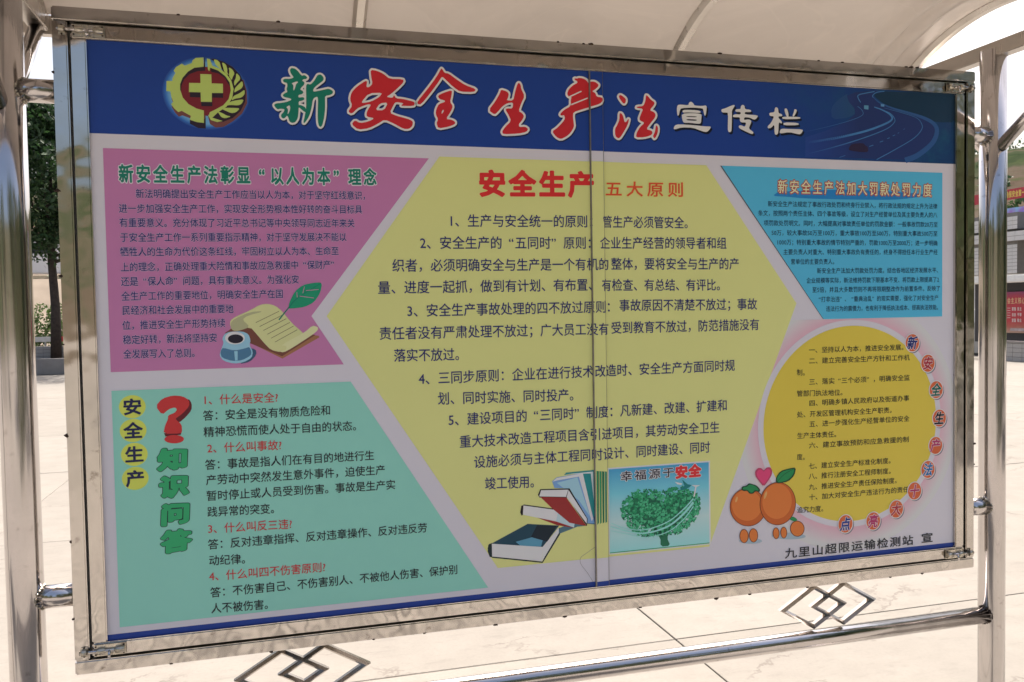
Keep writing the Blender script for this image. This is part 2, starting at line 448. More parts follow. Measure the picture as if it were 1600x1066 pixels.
# --- posts
PR = .038
for x in (-.102, 2.595):
    bm = bmesh.new(); tube(bm, [(x, .03, GZ), (x, .03, .3), (x, .03, 1.0), (x, .03, 1.578)], PR, 40, True)
    link('post', bm, M_PIPE, nb)
    bm = bmesh.new(); tube(bm, [(x, .03, GZ + .0), (x, .03, GZ + .02)], .10, 32); link('post_flange', bm, M_PIPE, nb)
for x0, x1 in ((-.102 + PR - .011, -.0005), (W + .0005, 2.595 - PR + .011)):
    for z in (.179, 1.32):
        bm = bmesh.new(); tube(bm, [(x0, .028, z), (x1, .028, z)], .0262, 28); link('side_tube', bm, M_PIPE, nb)
        xe = x0 if x0 < 0 else x1
        bm = bmesh.new()
        for q in range(26):
            an = q / 26 * 2 * math.pi + rnd.uniform(-.1, .1)
            rr = rnd.uniform(.0018, .0034)
            ret = bmesh.ops.create_icosphere(bm, subdivisions=1, radius=rr)
            cy, cz = math.cos(an) * .027, math.sin(an) * .027
            ex = math.sqrt(max(PR ** 2 - cy ** 2, 0)) * (1 if x0 < 0 else -1) + (-.102 if x0 < 0 else 2.595)
            for v in ret['verts']: v.co += Vector((ex, .028 + cy, z + cz))
        w = link('weld_seam', bm, M_LATCH, nb); w['kind'] = 'stuff'
# --- lower rail
bm = bmesh.new(); tube(bm, [(-.072, .026, -.1625), (.8, .026, -.1625), (1.7, .026, -.1625), (2.563, .026, -.1625)], .0255, 32); link('lower_rail', bm, M_PIPE, nb)
for x0 in (-.102, 2.595):
    bm = bmesh.new()
    for q in range(26):
        an = q / 26 * 2 * math.pi + rnd.uniform(-.1, .1); cy, cz = math.cos(an) * .0265, math.sin(an) * .0265
        ex = x0 + math.sqrt(PR ** 2 - cy ** 2) * (1 if x0 < 0 else -1)
        ret = bmesh.ops.create_icosphere(bm, subdivisions=1, radius=rnd.uniform(.002, .0036))
        for v in ret['verts']: v.co += Vector((ex, .026 + cy, -.1625 + cz))
    w = link('weld_seam', bm, M_RUST, nb); w['kind'] = 'stuff'
# --- interlocking diamonds between frame and rail
def diamond(cx):
    z0 = -.0685; hw = .113; hh = .0655; t = .021
    root = empty('diamond_ornament', (0, 0, 0)); root.parent = nb
    for sgn in (-1, 1):
        c = cx + sgn * .051
        pts = [(c - hw, z0), (c, z0 + hh), (c + hw, z0), (c, z0 - hh)]
        yo = .020 if sgn < 0 else .0215
        for q in range(4):
            A, B = pts[q], pts[(q + 1) % 4]
            f = (hw - t * 1.15) / hw
            Ai = (c + (A[0] - c) * f, z0 + (A[1] - z0) * f); Bi = (c + (B[0] - c) * f, z0 + (B[1] - z0) * f)
            bm = bmesh.new()
            mA = ((A[0] + Ai[0]) / 2, (A[1] + Ai[1]) / 2); mB = ((B[0] + Bi[0]) / 2, (B[1] + Bi[1]) / 2)
            v = [bm.verts.new(x) for x in ((A[0], yo + .003, A[1]), (mA[0], yo - .006, mA[1]), (Ai[0], yo + .003, Ai[1]), (B[0], yo + .003, B[1]), (mB[0], yo - .006, mB[1]), (Bi[0], yo + .003, Bi[1]),
                                             (A[0], yo + .016, A[1]), (Ai[0], yo + .016, Ai[1]), (B[0], yo + .016, B[1]), (Bi[0], yo + .016, Bi[1]))]
            for fc in ((0, 1, 4, 3), (1, 2, 5, 4), (0, 3, 8, 6), (2, 7, 9, 5), (6, 8, 9, 7), (0, 6, 7, 2, 1), (3, 4, 5, 9, 8)): bm.faces.new([v[i] for i in fc])
            bmesh.ops.recalc_face_normals(bm, faces=bm.faces)
            link('tube_segment', bm, M_DIA, root)
diamond(.503); diamond(2.001)
# --- barrel bolts at the four corners
def latch(x, z, sx, sz=1):
    """x, z: where door frame meets outer frame; sx=+1 the barrel lies to the right"""
    root = empty('barrel_bolt', (x, 0, z)); root.parent = nb
    root.scale = (sx * 1.2, 1, 1.15)
    def bx(name, a, b, bev=.0006, mat=M_LATCH): return add(name, mat, root, box, a, b, bev)
    bx('base_plate', (.006, -.0022, -.0115), (.062, -.0004, .0115))
    bx('keeper_plate', (-.017, -.0022, -.010), (-.005, -.0004, .010))
    def cyl(name, x0, x1, r, y=-.0075, z=0, mat=M_LATCH):
        bm = bmesh.new(); tube(bm, [(x0, y, z), (x1, y, z)], r, 16); return link(name, bm, mat, root)
    cyl('rod', -.019, .058, .0034, mat=M_PIPE)
    for a_, b_ in ((-.015, -.0065), (.012, .026), (.044, .060)): cyl('barrel', a_, b_, .0062)
    bm = bmesh.new(); tube(bm, [(.034, -.008, 0), (.034, -.016, -.003), (.034, -.0185, -.013)], .0028, 10); link('knob', bm, M_PIPE, root)
    for sx_, sz_ in ((.009, .008), (.009, -.008), (.058, .008), (.058, -.008), (-.011, .0085), (-.011, -.0085)):
        bm = bmesh.new(); tube(bm, [(sx_, -.0036, sz_), (sx_, -.001, sz_)], .0018, 8); link('screw', bm, M_RUST, root)
latch(.034, H - .052, 1); latch(.034, .052, 1); latch(W - .034, H - .052, -1); latch(W - .034, .050, -1)

# --- roof: beams, purlins, arched ribs, translucent sheets
M_ROOFST = steel('roof_steel', .3, (.58, .54, .50), .2, .3)
CY = -.02; HALF = .385; RISE = .118; BZ = 1.60
RAD = (HALF ** 2 + RISE ** 2) / (2 * RISE); CZ = BZ - .002 + RISE - RAD
AM = math.asin(HALF / RAD)
def arch(t, r=0.0):      # t in -1 (front) .. 1 (back)
    an = AM * t; return (CY + math.sin(an) * (RAD + r), CZ + math.cos(an) * (RAD + r))
for x in (-.108, 2.595):
    add('roof_beam', M_ROOFST, nb, box, (x - .022, CY - HALF, BZ - .045), (x + .022, CY + HALF, BZ), .003)
    for s in (-1, 1):
        bm = bmesh.new(); tube(bm, [(x, .03 + s * .03, 1.285), (x, CY + s * (HALF - .035), BZ - .047)], .0185, 20); link('brace', bm, M_PIPE, nb)
XL, XR = -.75, 2.62
add('purlin', M_ROOFST, nb, box, (XL, CY + HALF + .0005, BZ - .050), (XR, CY + HALF + .035, BZ - .002), .003)
add('purlin', M_ROOFST, nb, box, (XL, CY - HALF - .035, BZ - .050), (XR, CY - HALF - .0005, BZ - .002), .003)
ribs = [XL + .02, -.108, .705, 1.69, 2.575]
for x in ribs:
    bm = bmesh.new(); n = 28; vv = []
    for k in range(n + 1):
        t = -1 + 2 * k / n
        ring = []
        for dx, r in ((-.019, -.004), (-.010, -.018), (.010, -.018), (.019, -.004), (.019, -.001), (-.019, -.001)):
            y, z = arch(t, r); ring.append(bm.verts.new((x + dx, y, z)))
        vv.append(ring)
    for A, B in zip(vv, vv[1:]):
        for q in range(6): bm.faces.new((A[q], A[(q + 1) % 6], B[(q + 1) % 6], B[q]))
    bm.faces.new(vv[0]); bm.faces.new(vv[-1][::-1]); bmesh.ops.recalc_face_normals(bm, faces=bm.faces)
    link('canopy_rib', bm, M_ROOFST, nb)
m, nt, p = new_mat('frosted_polycarbonate')
n1 = nz(nt, 2.5, 5, .6, dist=1.5)
cc = mixc(nt, ramp(nt, n1.outputs[0], [(.4, (0,) * 3), (.65, (1,) * 3)]).outputs[0], (.66, .62, .585), (.58, .545, .515))
st = nz(nt, 1.6, 3, .5, dist=3.0)
cc = mixc(nt, ramp(nt, st.outputs[0], [(.492, (0,) * 3), (.505, (.16,) * 3), (.52, (0,) * 3)]).outputs[0], cc, (.86, .80, .74))  # pale swirls: glossy reflection streaks painted into the sheet's colour
L(nt, cc, p.inputs['Base Color']); p.inputs['Roughness'].default_value = .22; p.inputs['Specular IOR Level'].default_value = .6
bump(nt, nz(nt, 3, 2, .5, dist=.6).outputs[0], p, .35, .03)
tr = N(nt, 'ShaderNodeBsdfTranslucent'); tr.inputs[0].default_value = (.56, .50, .45, 1)
mx = N(nt, 'ShaderNodeMixShader'); mx.inputs[0].default_value = .26
L(nt, p.outputs[0], mx.inputs[1]); L(nt, tr.outputs[0], mx.inputs[2]); L(nt, mx.outputs[0], nt.nodes['Material Output'].inputs[0])
M_POLY = m
for x0, x1 in zip(ribs, ribs[1:]):
    bm = bmesh.new(); nx, ny = 60, 30; grid = {}
    x0 += .0005; x1 -= .0005
    for r in (0, .004):
        for i in range(nx + 1):
            x = x0 + (x1 - x0) * i / nx
            for j in range(ny + 1):
                t = -1 + 2 * j / ny
                w = 0
                if x1 > 2.5:        # the buckled sheet at the right end
                    for c_, a_, s_ in ((2.36 + .03 * (t - .5), .045, .022), (2.44 + .03 * (t - .5), .040, .020)): w -= a_ * math.exp(-((x - c_) / s_) ** 2) * max(0, 1 - abs(t - .45) * .7)
                w += .0015 * math.sin(x * 9 + t * 2)
                y, z = arch(t, r + w); grid[r, i, j] = bm.verts.new((x, y, z))
    for r in (0, .004):
        for i in range(nx):
            for j in range(ny):
                q = (grid[r, i, j], grid[r, i + 1, j], grid[r, i + 1, j + 1], grid[r, i, j + 1])
                bm.faces.new(q if r else q[::-1])
    for i in range(nx):
        for j in (0, ny): bm.faces.new((grid[0, i, j], grid[0, i + 1, j], grid[.004, i + 1, j], grid[.004, i, j]))
    for j in range(ny):
        for i in (0, nx): bm.faces.new((grid[0, i, j], grid[0, i, j + 1], grid[.004, i, j + 1], grid[.004, i, j]))
    bmesh.ops.recalc_face_normals(bm, faces=bm.faces)
    link('canopy_sheet', bm, M_POLY, nb, smooth=True)

# ================================================================== THE POSTER
WHT = ink(167, 157, 166)
X0, X1, Z0, Z1 = .0675, 2.4325, .0675, H - .0675
def sheet(x0, x1):
    return add('poster_sheet', WHT, nb, box, (x0, PY, Z0 - .02), (x1, PY + .004, Z1 + .02))
ps = sheet(.04, 1.2865); ps_r = sheet(1.2875, 2.46)
add('joint_strip', WHT, nb, box, (SX0, PY - STRIP + .0001, Z0 - .004), (SX1, PY - .0001, Z1 + .004))
M_EDGE = simple('joint_edge_metal', (.34, .32, .30), .4, .7, .3, 30)
add('joint_edge', M_EDGE, nb, box, (SX0 - .0034, PY - STRIP - .0022, Z0 - .006), (SX0 - .0002, PY - .0001, Z1 + .006), .0004)
add('joint_edge', M_EDGE, nb, box, (SX1 + .0002, PY - STRIP - .0009, Z0 - .004), (SX1 + .0008, PY - .0001, Z1 + .004))
def rect(x0, z0, x1, z1): return [(x0, z0), (x1, z0), (x1, z1), (x0, z1)]
BLUE = ink(22, 46, 112)
zb = (P(138, 214.5)[1] + P(1489, 255.5)[1]) / 2
# banner: blue with the road picture fading in at its right
m, nt, p = new_mat('banner_print')
tc = N(nt, 'ShaderNodeTexCoord'); sp = N(nt, 'ShaderNodeSeparateXYZ'); L(nt, tc.outputs['Object'], sp.inputs[0])
def inkc(r, g, b): return [min(.85, .78 * lin(v) / w) for v, w in zip((r, g, b), WHITE_SEEN)]
r1 = N(nt, 'ShaderNodeMapRange'); r1.inputs[1].default_value = 1.72; r1.inputs[2].default_value = 2.35; L(nt, sp.outputs[0], r1.inputs[0])
cA = mixc(nt, r1.outputs[0], inkc(22, 46, 112), inkc(16, 44, 84))
nn = nz(nt, 14, 6, .7)
fm = N(nt, 'ShaderNodeMath', operation='MULTIPLY'); L(nt, r1.outputs[0], fm.inputs[0]); L(nt, ramp(nt, nn.outputs[0], [(.45, (0,) * 3), (.7, (.6,) * 3)]).outputs[0], fm.inputs[1])
L(nt, mixc(nt, fm.outputs[0], cA, inkc(20, 66, 92)), p.inputs['Base Color'])
p.inputs['Roughness'].default_value = .42; p.inputs['Specular IOR Level'].default_value = .32
flat('banner', m, 1, ps, [rect(X0, zb, X1, Z1 + .003)])
flat('bottom_stripe', BLUE, 1, ps, [rect(X0, Z0 - .003, X1, Z0 + .0135)])
DK = ink(70, 62, 70)
PINK = ink(152, 92, 130); YEL = ink(172, 166, 108); TEAL = ink(112, 158, 148); SKY = ink(66, 138, 172)
def Q(*p): return [P(x, y) for x, y in p]
def panel(mat, pts, layer=2): flat('colour_panel', mat, layer, ps, [Q(*pts)])
def rectify(*p): return Q(*p)
pk = Q((160, 237), (667, 241), (481, 494), (532, 569.5), (169.5, 583)); zt = (pk[0][1] + pk[1][1]) / 2; zl = (pk[3][1] + pk[4][1]) / 2; xl = (pk[0][0] + pk[4][0]) / 2
flat('colour_panel', PINK, 2, ps, [[(xl, zt), (pk[1][0], zt), pk[2], (pk[3][0], zl), (xl, zl)]])
ye = Q((683.7, 242.5), (1106, 255.7), (1247.5, 474), (1110, 857), (776.6, 890), (505, 494)); zt = (ye[0][1] + ye[1][1]) / 2; zl = (ye[3][1] + ye[4][1]) / 2
flat('colour_panel', YEL, 2, ps, [[(ye[0][0], zt), (ye[1][0], zt), ye[2], (ye[3][0], zl), (ye[4][0], zl), ye[5]]])
te = Q((170.6, 611), (543, 598), (761.4, 922), (193, 976.5)); zt = (te[0][1] + te[1][1]) / 2; zl = (te[2][1] + te[3][1]) / 2
flat('colour_panel', TEAL, 2, ps, [[(xl, zt), (te[1][0], zt), (te[2][0], zl), (xl, zl)]])
lb = Q((1127.6, 257.3), (1469, 272), (1471, 494.5), (1289, 499.5)); zt = (lb[0][1] + lb[1][1]) / 2; zl = (lb[2][1] + lb[3][1]) / 2; xr = (lb[1][0] + lb[2][0]) / 2
flat('colour_panel', SKY, 2, ps_r, [[(lb[0][0], zt), (xr, zt), (xr, zl), (lb[3][0], zl)]])
# the printed edge lines of the slanted panels
flat('panel_edge', DK, 3, ps_r, [[lb[0], (lb[0][0] + .004, lb[0][1]), (lb[3][0] + .001, zl), (lb[3][0] - .001, zl)]])
flat('panel_edge', DK, 3, ps, [[pk[2], (pk[2][0] + .0015, pk[2][1]), (pk[3][0], zl + .155), (pk[3][0] - .002, zl + .155)]]) if False else None
# round golden panel, white ring, pink glow
def ell(cx, cz, rx, rz, n=96): return [(cx + rx * math.cos(2 * math.pi * k / n), cz + rz * math.sin(2 * math.pi * k / n)) for k in range(n)]
GC = (2.074, .4635)
m, nt, p = new_mat('glow_print')
tc = N(nt, 'ShaderNodeTexCoord'); mp = N(nt, 'ShaderNodeMapping'); mp.inputs['Location'].default_value = (-GC[0], 0, -GC[1])
L(nt, tc.outputs['Object'], mp.inputs[0]); ln = N(nt, 'ShaderNodeVectorMath', operation='LENGTH'); L(nt, mp.outputs[0], ln.inputs[0])
wh = inkc(168, 158, 164); pn = inkc(182, 132, 148)
rp = ramp(nt, ln.outputs['Value'], [(.29, wh), (.308, pn), (.36, wh)]); L(nt, rp.outputs[0], p.inputs['Base Color'])
p.inputs['Roughness'].default_value = .42; p.inputs['Specular IOR Level'].default_value = .32
# clip the glow against the poster's right edge by building it as a ring sector of white-to-pink print
glow = [q for q in ell(GC[0], GC[1], .372, .372, 128)]
glow = [(min(x, X1 - .002), z) for x, z in glow]
# keep it off the blue panel
glow = [(x, min(z, zl - .0005)) for x, z in glow]
flat('circle_glow', m, 1.5, ps_r, [glow])
flat('circle_ring', WHT, 3, ps_r, [ell(GC[0], GC[1], .312, .3035)])
flat('circle_panel', ink(172, 148, 58), 4, ps_r, [ell(GC[0], GC[1], .2945, .2865)])

# ---------- banner lettering
RED = ink(158, 30, 38); GREEN = ink(16, 92, 78); OUTW = ink(178, 166, 172); SHD = ink(12, 24, 60); SHD2 = ink(8, 14, 30)
A1, A2, A3, A4 = (410, 80, 6.4), (640, 80, 6.4), (850, 90, 7.615), (1040, 130, 6.667)
def title(o, groups, mat, g=1.0):
    k = o[2] / 6.4
    brush('title_character', ps if o[0] < 880 else ps_r, o, groups, [(SHD, 22 * k, 7 * k, 12 * k, 2.2), (OUTW, 20 * k, 0, 0, 3), (mat, 0, 0, 0, 4)])
title(A1, [[[(265,160),(300,165),(330,190),(352,220),(372,238),(395,228),(425,250),(415,268),(385,270),(370,285),(395,300),(392,325),(365,350),(350,375),(375,385),(385,405),(365,422),(335,425),(330,455),(385,448),(395,470),(370,485),(335,490),(335,530),(355,527),(400,548),(410,575),(405,600),(385,590),(350,560),(335,548),(332,600),(325,660),(300,700),(265,708),(240,690),(235,665),(225,640),(215,635),(200,655),(180,665),(160,650),(158,625),(185,600),(195,570),(150,565),(125,575),(95,545),(90,525),(115,512),(150,510),(210,500),(260,480),(262,465),(190,450),(175,430),(200,410),(225,400),(215,370),(225,340),(222,310),(185,300),(180,278),(200,268),(250,270),(290,255),(275,235),(258,210),(250,180)],
    [(262,312),(318,292),(335,300),(310,320),(305,345),(290,385),(282,380),(285,330)], [(208,550),(245,528),(252,560),(240,600),(222,628),(230,570)]],
    [[(530,225),(560,222),(588,250),(585,280),(560,300),(500,345),(480,375),(485,395),(540,385),(600,370),(640,362),(680,385),(678,410),(650,425),(600,435),(600,480),(600,560),(590,650),(570,730),(550,748),(530,720),(525,650),(527,560),(530,480),(525,440),(490,455),(475,480),(465,550),(440,640),(395,705),(380,705),(395,640),(410,560),(412,450),(410,380),(412,330),(425,315),(455,325),(490,290),(510,255)]]], GREEN)
title(A1, [[[(1060,172),(1120,180),(1190,210),(1250,262),(1385,262),(1395,290),(1340,345),(1260,415),(1215,440),(1280,452),(1295,420),(1315,455),(1380,460),(1450,475),(1500,490),(1505,510),(1490,530),(1380,530),(1365,525),(1395,502),(1310,490),(1290,520),(1250,600),(1320,630),(1400,650),(1450,665),(1485,685),(1480,730),(1445,760),(1390,760),(1300,710),(1200,665),(1130,710),(1040,755),(930,770),(865,715),(900,675),(950,705),(1030,690),(1100,655),(1020,640),(1015,610),(1030,570),(1065,518),(1030,515),(960,540),(920,560),(870,612),(830,590),(875,530),(850,470),(865,400),(920,340),(1010,280),(1025,290),(1015,345),(1045,345),(1080,310),(1065,240)],
    [(968,490),(1040,405),(1180,398),(1145,445),(1060,490),(975,505)], [(1105,575),(1150,505),(1235,495),(1195,575)]]], RED)
title(A2, [[[(300,155),(310,160),(335,200),(375,205),(450,260),(540,320),(655,360),(630,390),(490,385),(430,345),(350,270),(308,232),(280,280),(190,400),(95,515),(58,510),(60,485),(150,375),(250,245)]],
    [[(410,370),(405,420),(388,490),(418,530),(400,580),(345,660),(400,665),(440,685),(440,710),(380,735),(270,755),(250,700),(270,665),(243,610),(250,560),(275,510),(335,490),(340,475),(280,460),(265,425),(330,395)], [(318,563),(328,578),(312,602),(302,608),(305,585)]]], RED)
title(A2, [[[(905,365),(960,380),(985,405),(975,450),(960,472),(1030,475),(1045,400),(1070,310),(1088,295),(1105,320),(1110,360),(1145,430),(1110,500),(1083,580),(1120,600),(1140,630),(1120,670),(1085,710),(1090,740),(1150,735),(1182,760),(1160,790),(1080,805),(930,812),(915,785),(950,735),(1008,680),(985,620),(950,568),(965,552),(1022,555),(1030,492),(970,500),(920,530),(870,590),(840,615),(780,570),(850,480),(895,400)]]], RED)
title(A3, [[[(360,225),(400,230),(410,220),(460,225),(505,248),(530,285),(550,270),(600,272),(645,305),(640,330),(605,362),(565,385),(605,405),(620,450),(690,460),(695,500),(660,535),(560,565),(450,595),(350,628),(345,680),(352,740),(360,800),(320,870),(270,915),(200,950),(140,920),(95,855),(150,820),(220,750),(250,705),(240,660),(205,670),(190,650),(230,605),(320,555),(318,480),(330,448),(290,440),(275,410),(290,360),(340,310),(400,280),(395,258),(365,245)]]], RED)
flat('title_stroke_gap', OUTW, 4.6, ps, [ZP(*A3, [(298,438),(440,374),(452,384),(306,452)])]); flat('title_stroke_gap', OUTW, 4.6, ps, [ZP(*A3, [(322,530),(520,454),(526,466),(326,546)])])
title(A3, [[[(905,425),(930,430),(980,470),(980,510),(960,532),(935,510),(895,450)]], [[(905,640),(930,645),(950,680),(965,750),(990,745),(1010,710),(1020,720),(1000,790),(960,860),(920,925),(895,945),(855,915),(850,830),(880,780),(905,720)]],
    [[(1222,430),(1240,435),(1280,485),(1325,515),(1320,545),(1265,610),(1320,630),(1340,665),(1330,700),(1280,760),(1225,835),(1290,850),(1305,880),(1280,910),(1200,930),(1105,932),(1110,880),(1150,810),(1210,758),(1150,730),(1145,700),(1165,650),(1190,590),(1110,580),(1115,565),(1190,560),(1215,500)]], [[(1345,785),(1368,810),(1365,880),(1330,950),(1306,920),(1330,870),(1338,820)]]], RED)
def wtitle(groups): brush('title_character', ps_r, A4, groups, [(SHD2, 5, 14, 20, 2.2), (OUTW, 1.5, 0, 0, 3)])
wtitle([[[(135,215),(170,210),(250,220),(255,190),(275,180),(300,200),(310,222),(390,228),(430,220),(440,240),(430,320),(418,328),(405,265),(400,250),(300,240),(180,245),(160,260),(148,320),(135,325),(128,260)]],
    [[(190,268),(250,265),(350,272),(378,285),(370,298),(250,290),(188,292)]],
    [[(180,305),(300,300),(385,310),(385,340),(380,400),(365,412),(260,398),(200,400),(185,360)], [(225,328),(340,332),(335,345),(225,340)], [(228,358),(340,365),(335,382),(228,375)]],
    [[(110,425),(150,415),(300,425),(420,440),(485,440),(475,465),(445,497),(400,490),(300,450),(180,445),(105,468),(95,455)]]])
wtitle([[[(590,265),(630,255),(700,225),(730,218),(725,240),(700,275),(702,320),(700,480),(690,500),(670,498),(662,470),(665,300),(640,295),(600,295)]],
    [[(740,265),(795,262),(795,235),(810,218),(830,225),(838,265),(890,270),(905,285),(890,293),(835,290),(835,320),(975,328),(960,360),(935,375),(890,350),(830,345),(825,378),(880,370),(905,385),(900,410),(875,465),(925,500),(925,520),(900,518),(840,490),(780,460),(775,435),(800,430),(840,450),(855,400),(800,400),(785,380),(790,345),(715,345),(715,325),(740,315),(795,320),(795,290),(740,290)]]])
wtitle([[[(1090,305),(1145,300),(1148,260),(1160,245),(1180,260),(1185,310),(1220,320),(1225,340),(1185,340),(1185,360),(1220,395),(1222,415),(1205,410),(1188,400),(1185,515),(1165,535),(1148,520),(1145,420),(1110,460),(1080,465),(1075,445),(1110,410),(1145,340),(1095,335)]],
    [[(1250,262),(1270,262),(1285,300),(1290,345),(1270,345),(1250,290)]], [[(1350,268),(1372,275),(1370,300),(1345,345),(1330,340),(1345,300)]],
    [[(1225,345),(1410,352),(1408,370),(1230,372)]], [[(1240,405),(1390,412),(1395,435),(1240,435)]], [[(1215,470),(1300,475),(1440,480),(1430,510),(1410,530),(1380,525),(1300,505),(1205,520),(1200,500)]]])

# ---------- the emblem: half cogwheel, half wheat ear, cross
E0 = (240, 80, 8.2)
YG = ink(146, 156, 84); MAR = ink(96, 26, 34); EDG = ink(34, 22, 34); EDB = ink(92, 52, 52)
EC = (640, 500)
m, nt, p = new_mat('emblem_glow_print')
ce = ZP(*E0, [(648, 540)])[0]
tc = N(nt, 'ShaderNodeTexCoord'); mp = N(nt, 'ShaderNodeMapping'); mp.inputs['Location'].default_value = (-ce[0], 0, -ce[1])
L(nt, tc.outputs['Object'], mp.inputs[0]); mp2 = N(nt, 'ShaderNodeMapping'); mp2.inputs['Scale'].default_value = (1 / .096, 1, 1 / .084); L(nt, mp.outputs[0], mp2.inputs[0])
ln = N(nt, 'ShaderNodeVectorMath', operation='LENGTH'); sx = N(nt, 'ShaderNodeVectorMath', operation='MULTIPLY'); sx.inputs[1].default_value = (1, 0, 1)
L(nt, mp2.outputs[0], sx.inputs[0]); L(nt, sx.outputs[0], ln.inputs[0])
L(nt, ramp(nt, ln.outputs['Value'], [(.84, inkc(86, 128, 180)), (.93, inkc(34, 80, 150)), (1.0, inkc(22, 46, 112))]).outputs[0], p.inputs['Base Color']); p.inputs['Roughness'].default_value = .42
flat('emblem_glow', m, 2, ps, [ell(ce[0], ce[1], .096, .084, 64)])
cog = [(618,88),(520,95),(480,125),(470,160),(380,195),(345,168),(270,215),(240,260),(262,290),(222,360),(222,390),(148,392),(143,520),(195,524),(205,590),(228,655),(200,685),(240,740),(290,785),(335,768),(390,800),(448,830),(435,880),(520,908),(612,918),(614,760),(520,735),(420,680),(350,600),(318,500),(318,430),(350,350),(420,270),(500,220),(618,205)]
flat('emblem_cog_side', EDB, 3, ps, [ZP(*E0, [(x + 6, y + 66) for x, y in [(143,480),(195,484),(205,560),(228,620),(200,650),(240,720),(290,775),(335,758),(448,800),(435,860),(520,905),(625,918),(630,700),(300,500)]])])
flat('emblem_cog_side', EDG, 3.5, ps, [ZP(*E0, [(610,880),(635,850),(635,990),(540,985),(435,930),(435,880)])])
flat('emblem_disc', MAR, 3.8, ps, [ZP(*E0, [(640 + 322 * math.cos(a), 510 + 305 * math.sin(a)) for a in [2 * math.pi * k / 48 for k in range(48)]])])
flat('emblem_disc', MAR, 3.7, ps, [ZP(*E0, [(600,740),(690,740),(665,830),(615,820)])])
flat('emblem_shade', EDG, 4.1, ps, [ZP(*E0, [(318,520),(312,440),(345,350),(420,268),(500,218),(618,200),(630,88),(637,88),(637,255),(540,262),(440,300),(370,370),(335,450),(330,520)])])
flat('emblem_shade', EDG, 4.1, ps, [ZP(*E0, [(695,205),(780,230),(870,290),(930,360),(960,440),(940,440),(880,340),(800,285),(715,270)])])
flat('emblem_cog', YG, 4.6, ps, [ZP(*E0, cog)])
flat('emblem_cross_side', EDG, 4.2, ps, [ZP(*E0, [(440,530),(575,530),(575,540),(718,540),(718,530),(860,530),(860,595),(725,595),(722,705),(582,705),(580,595),(440,592)])])
flat('emblem_cross', YG, 5, ps, [ZP(*E0, [(575,298),(714,300),(716,414),(860,416),(858,535),(718,536),(716,650),(578,650),(575,530),(428,528),(432,412),(575,412)])])
# wheat ear
flat('emblem_ear_side', EDB, 3, ps, [ZP(*E0, [(665,830),(690,930),(760,975),(860,965),(985,890),(1100,790),(1165,660),(1160,500),(1120,360),(1030,380),(900,800)])])
flat('emblem_ear_side', EDG, 3.4, ps, [ZP(*E0, [(820,180),(700,100),(760,100),(880,140),(985,200),(1080,300),(1130,420),(1150,520),(1140,640),(1080,760),(980,850),(860,900),(760,900),(690,860),(760,760),(930,640),(960,470),(900,330)])])
stem = [(690,780),(760,745),(860,690),(930,610),(958,500),(945,400),(890,320),(800,250),(700,215),(690,260),(672,240),(660,100),(700,108),(730,190),(820,225),(905,290),(965,370),(995,480),(975,600),(900,710),(800,775),(720,850),(850,890),(780,905),(700,880),(670,830)]
flat('emblem_ear', YG, 4.4, ps, [ZP(*E0, stem)])
gr = [[(745,108),(790,115),(825,150),(835,200),(850,240),(800,205),(765,170)], [(850,142),(900,170),(918,230),(915,270),(935,310),(880,270),(865,210)], [(935,205),(985,235),(1010,285),(985,330),(970,375),(935,310),(945,260)],
      [(1030,275),(1075,320),(1080,360),(1040,400),(1005,445),(1000,390),(1025,340)], [(1105,375),(1118,430),(1095,475),(1040,505),(1000,530),(1010,470),(1060,420)], [(1135,485),(1135,545),(1095,590),(1010,605),(965,630),(990,570),(1070,535)],
      [(1125,610),(1095,670),(1050,690),(950,685),(900,695),(945,645),(1020,625)], [(1075,725),(1020,780),(960,790),(890,760),(835,735),(890,722),(980,722)], [(960,832),(880,858),(830,840),(800,790),(780,765),(850,790),(900,820)]]
for g in gr: flat('emblem_grain', YG, 4.7, ps, [ZP(*E0, g)], 1)

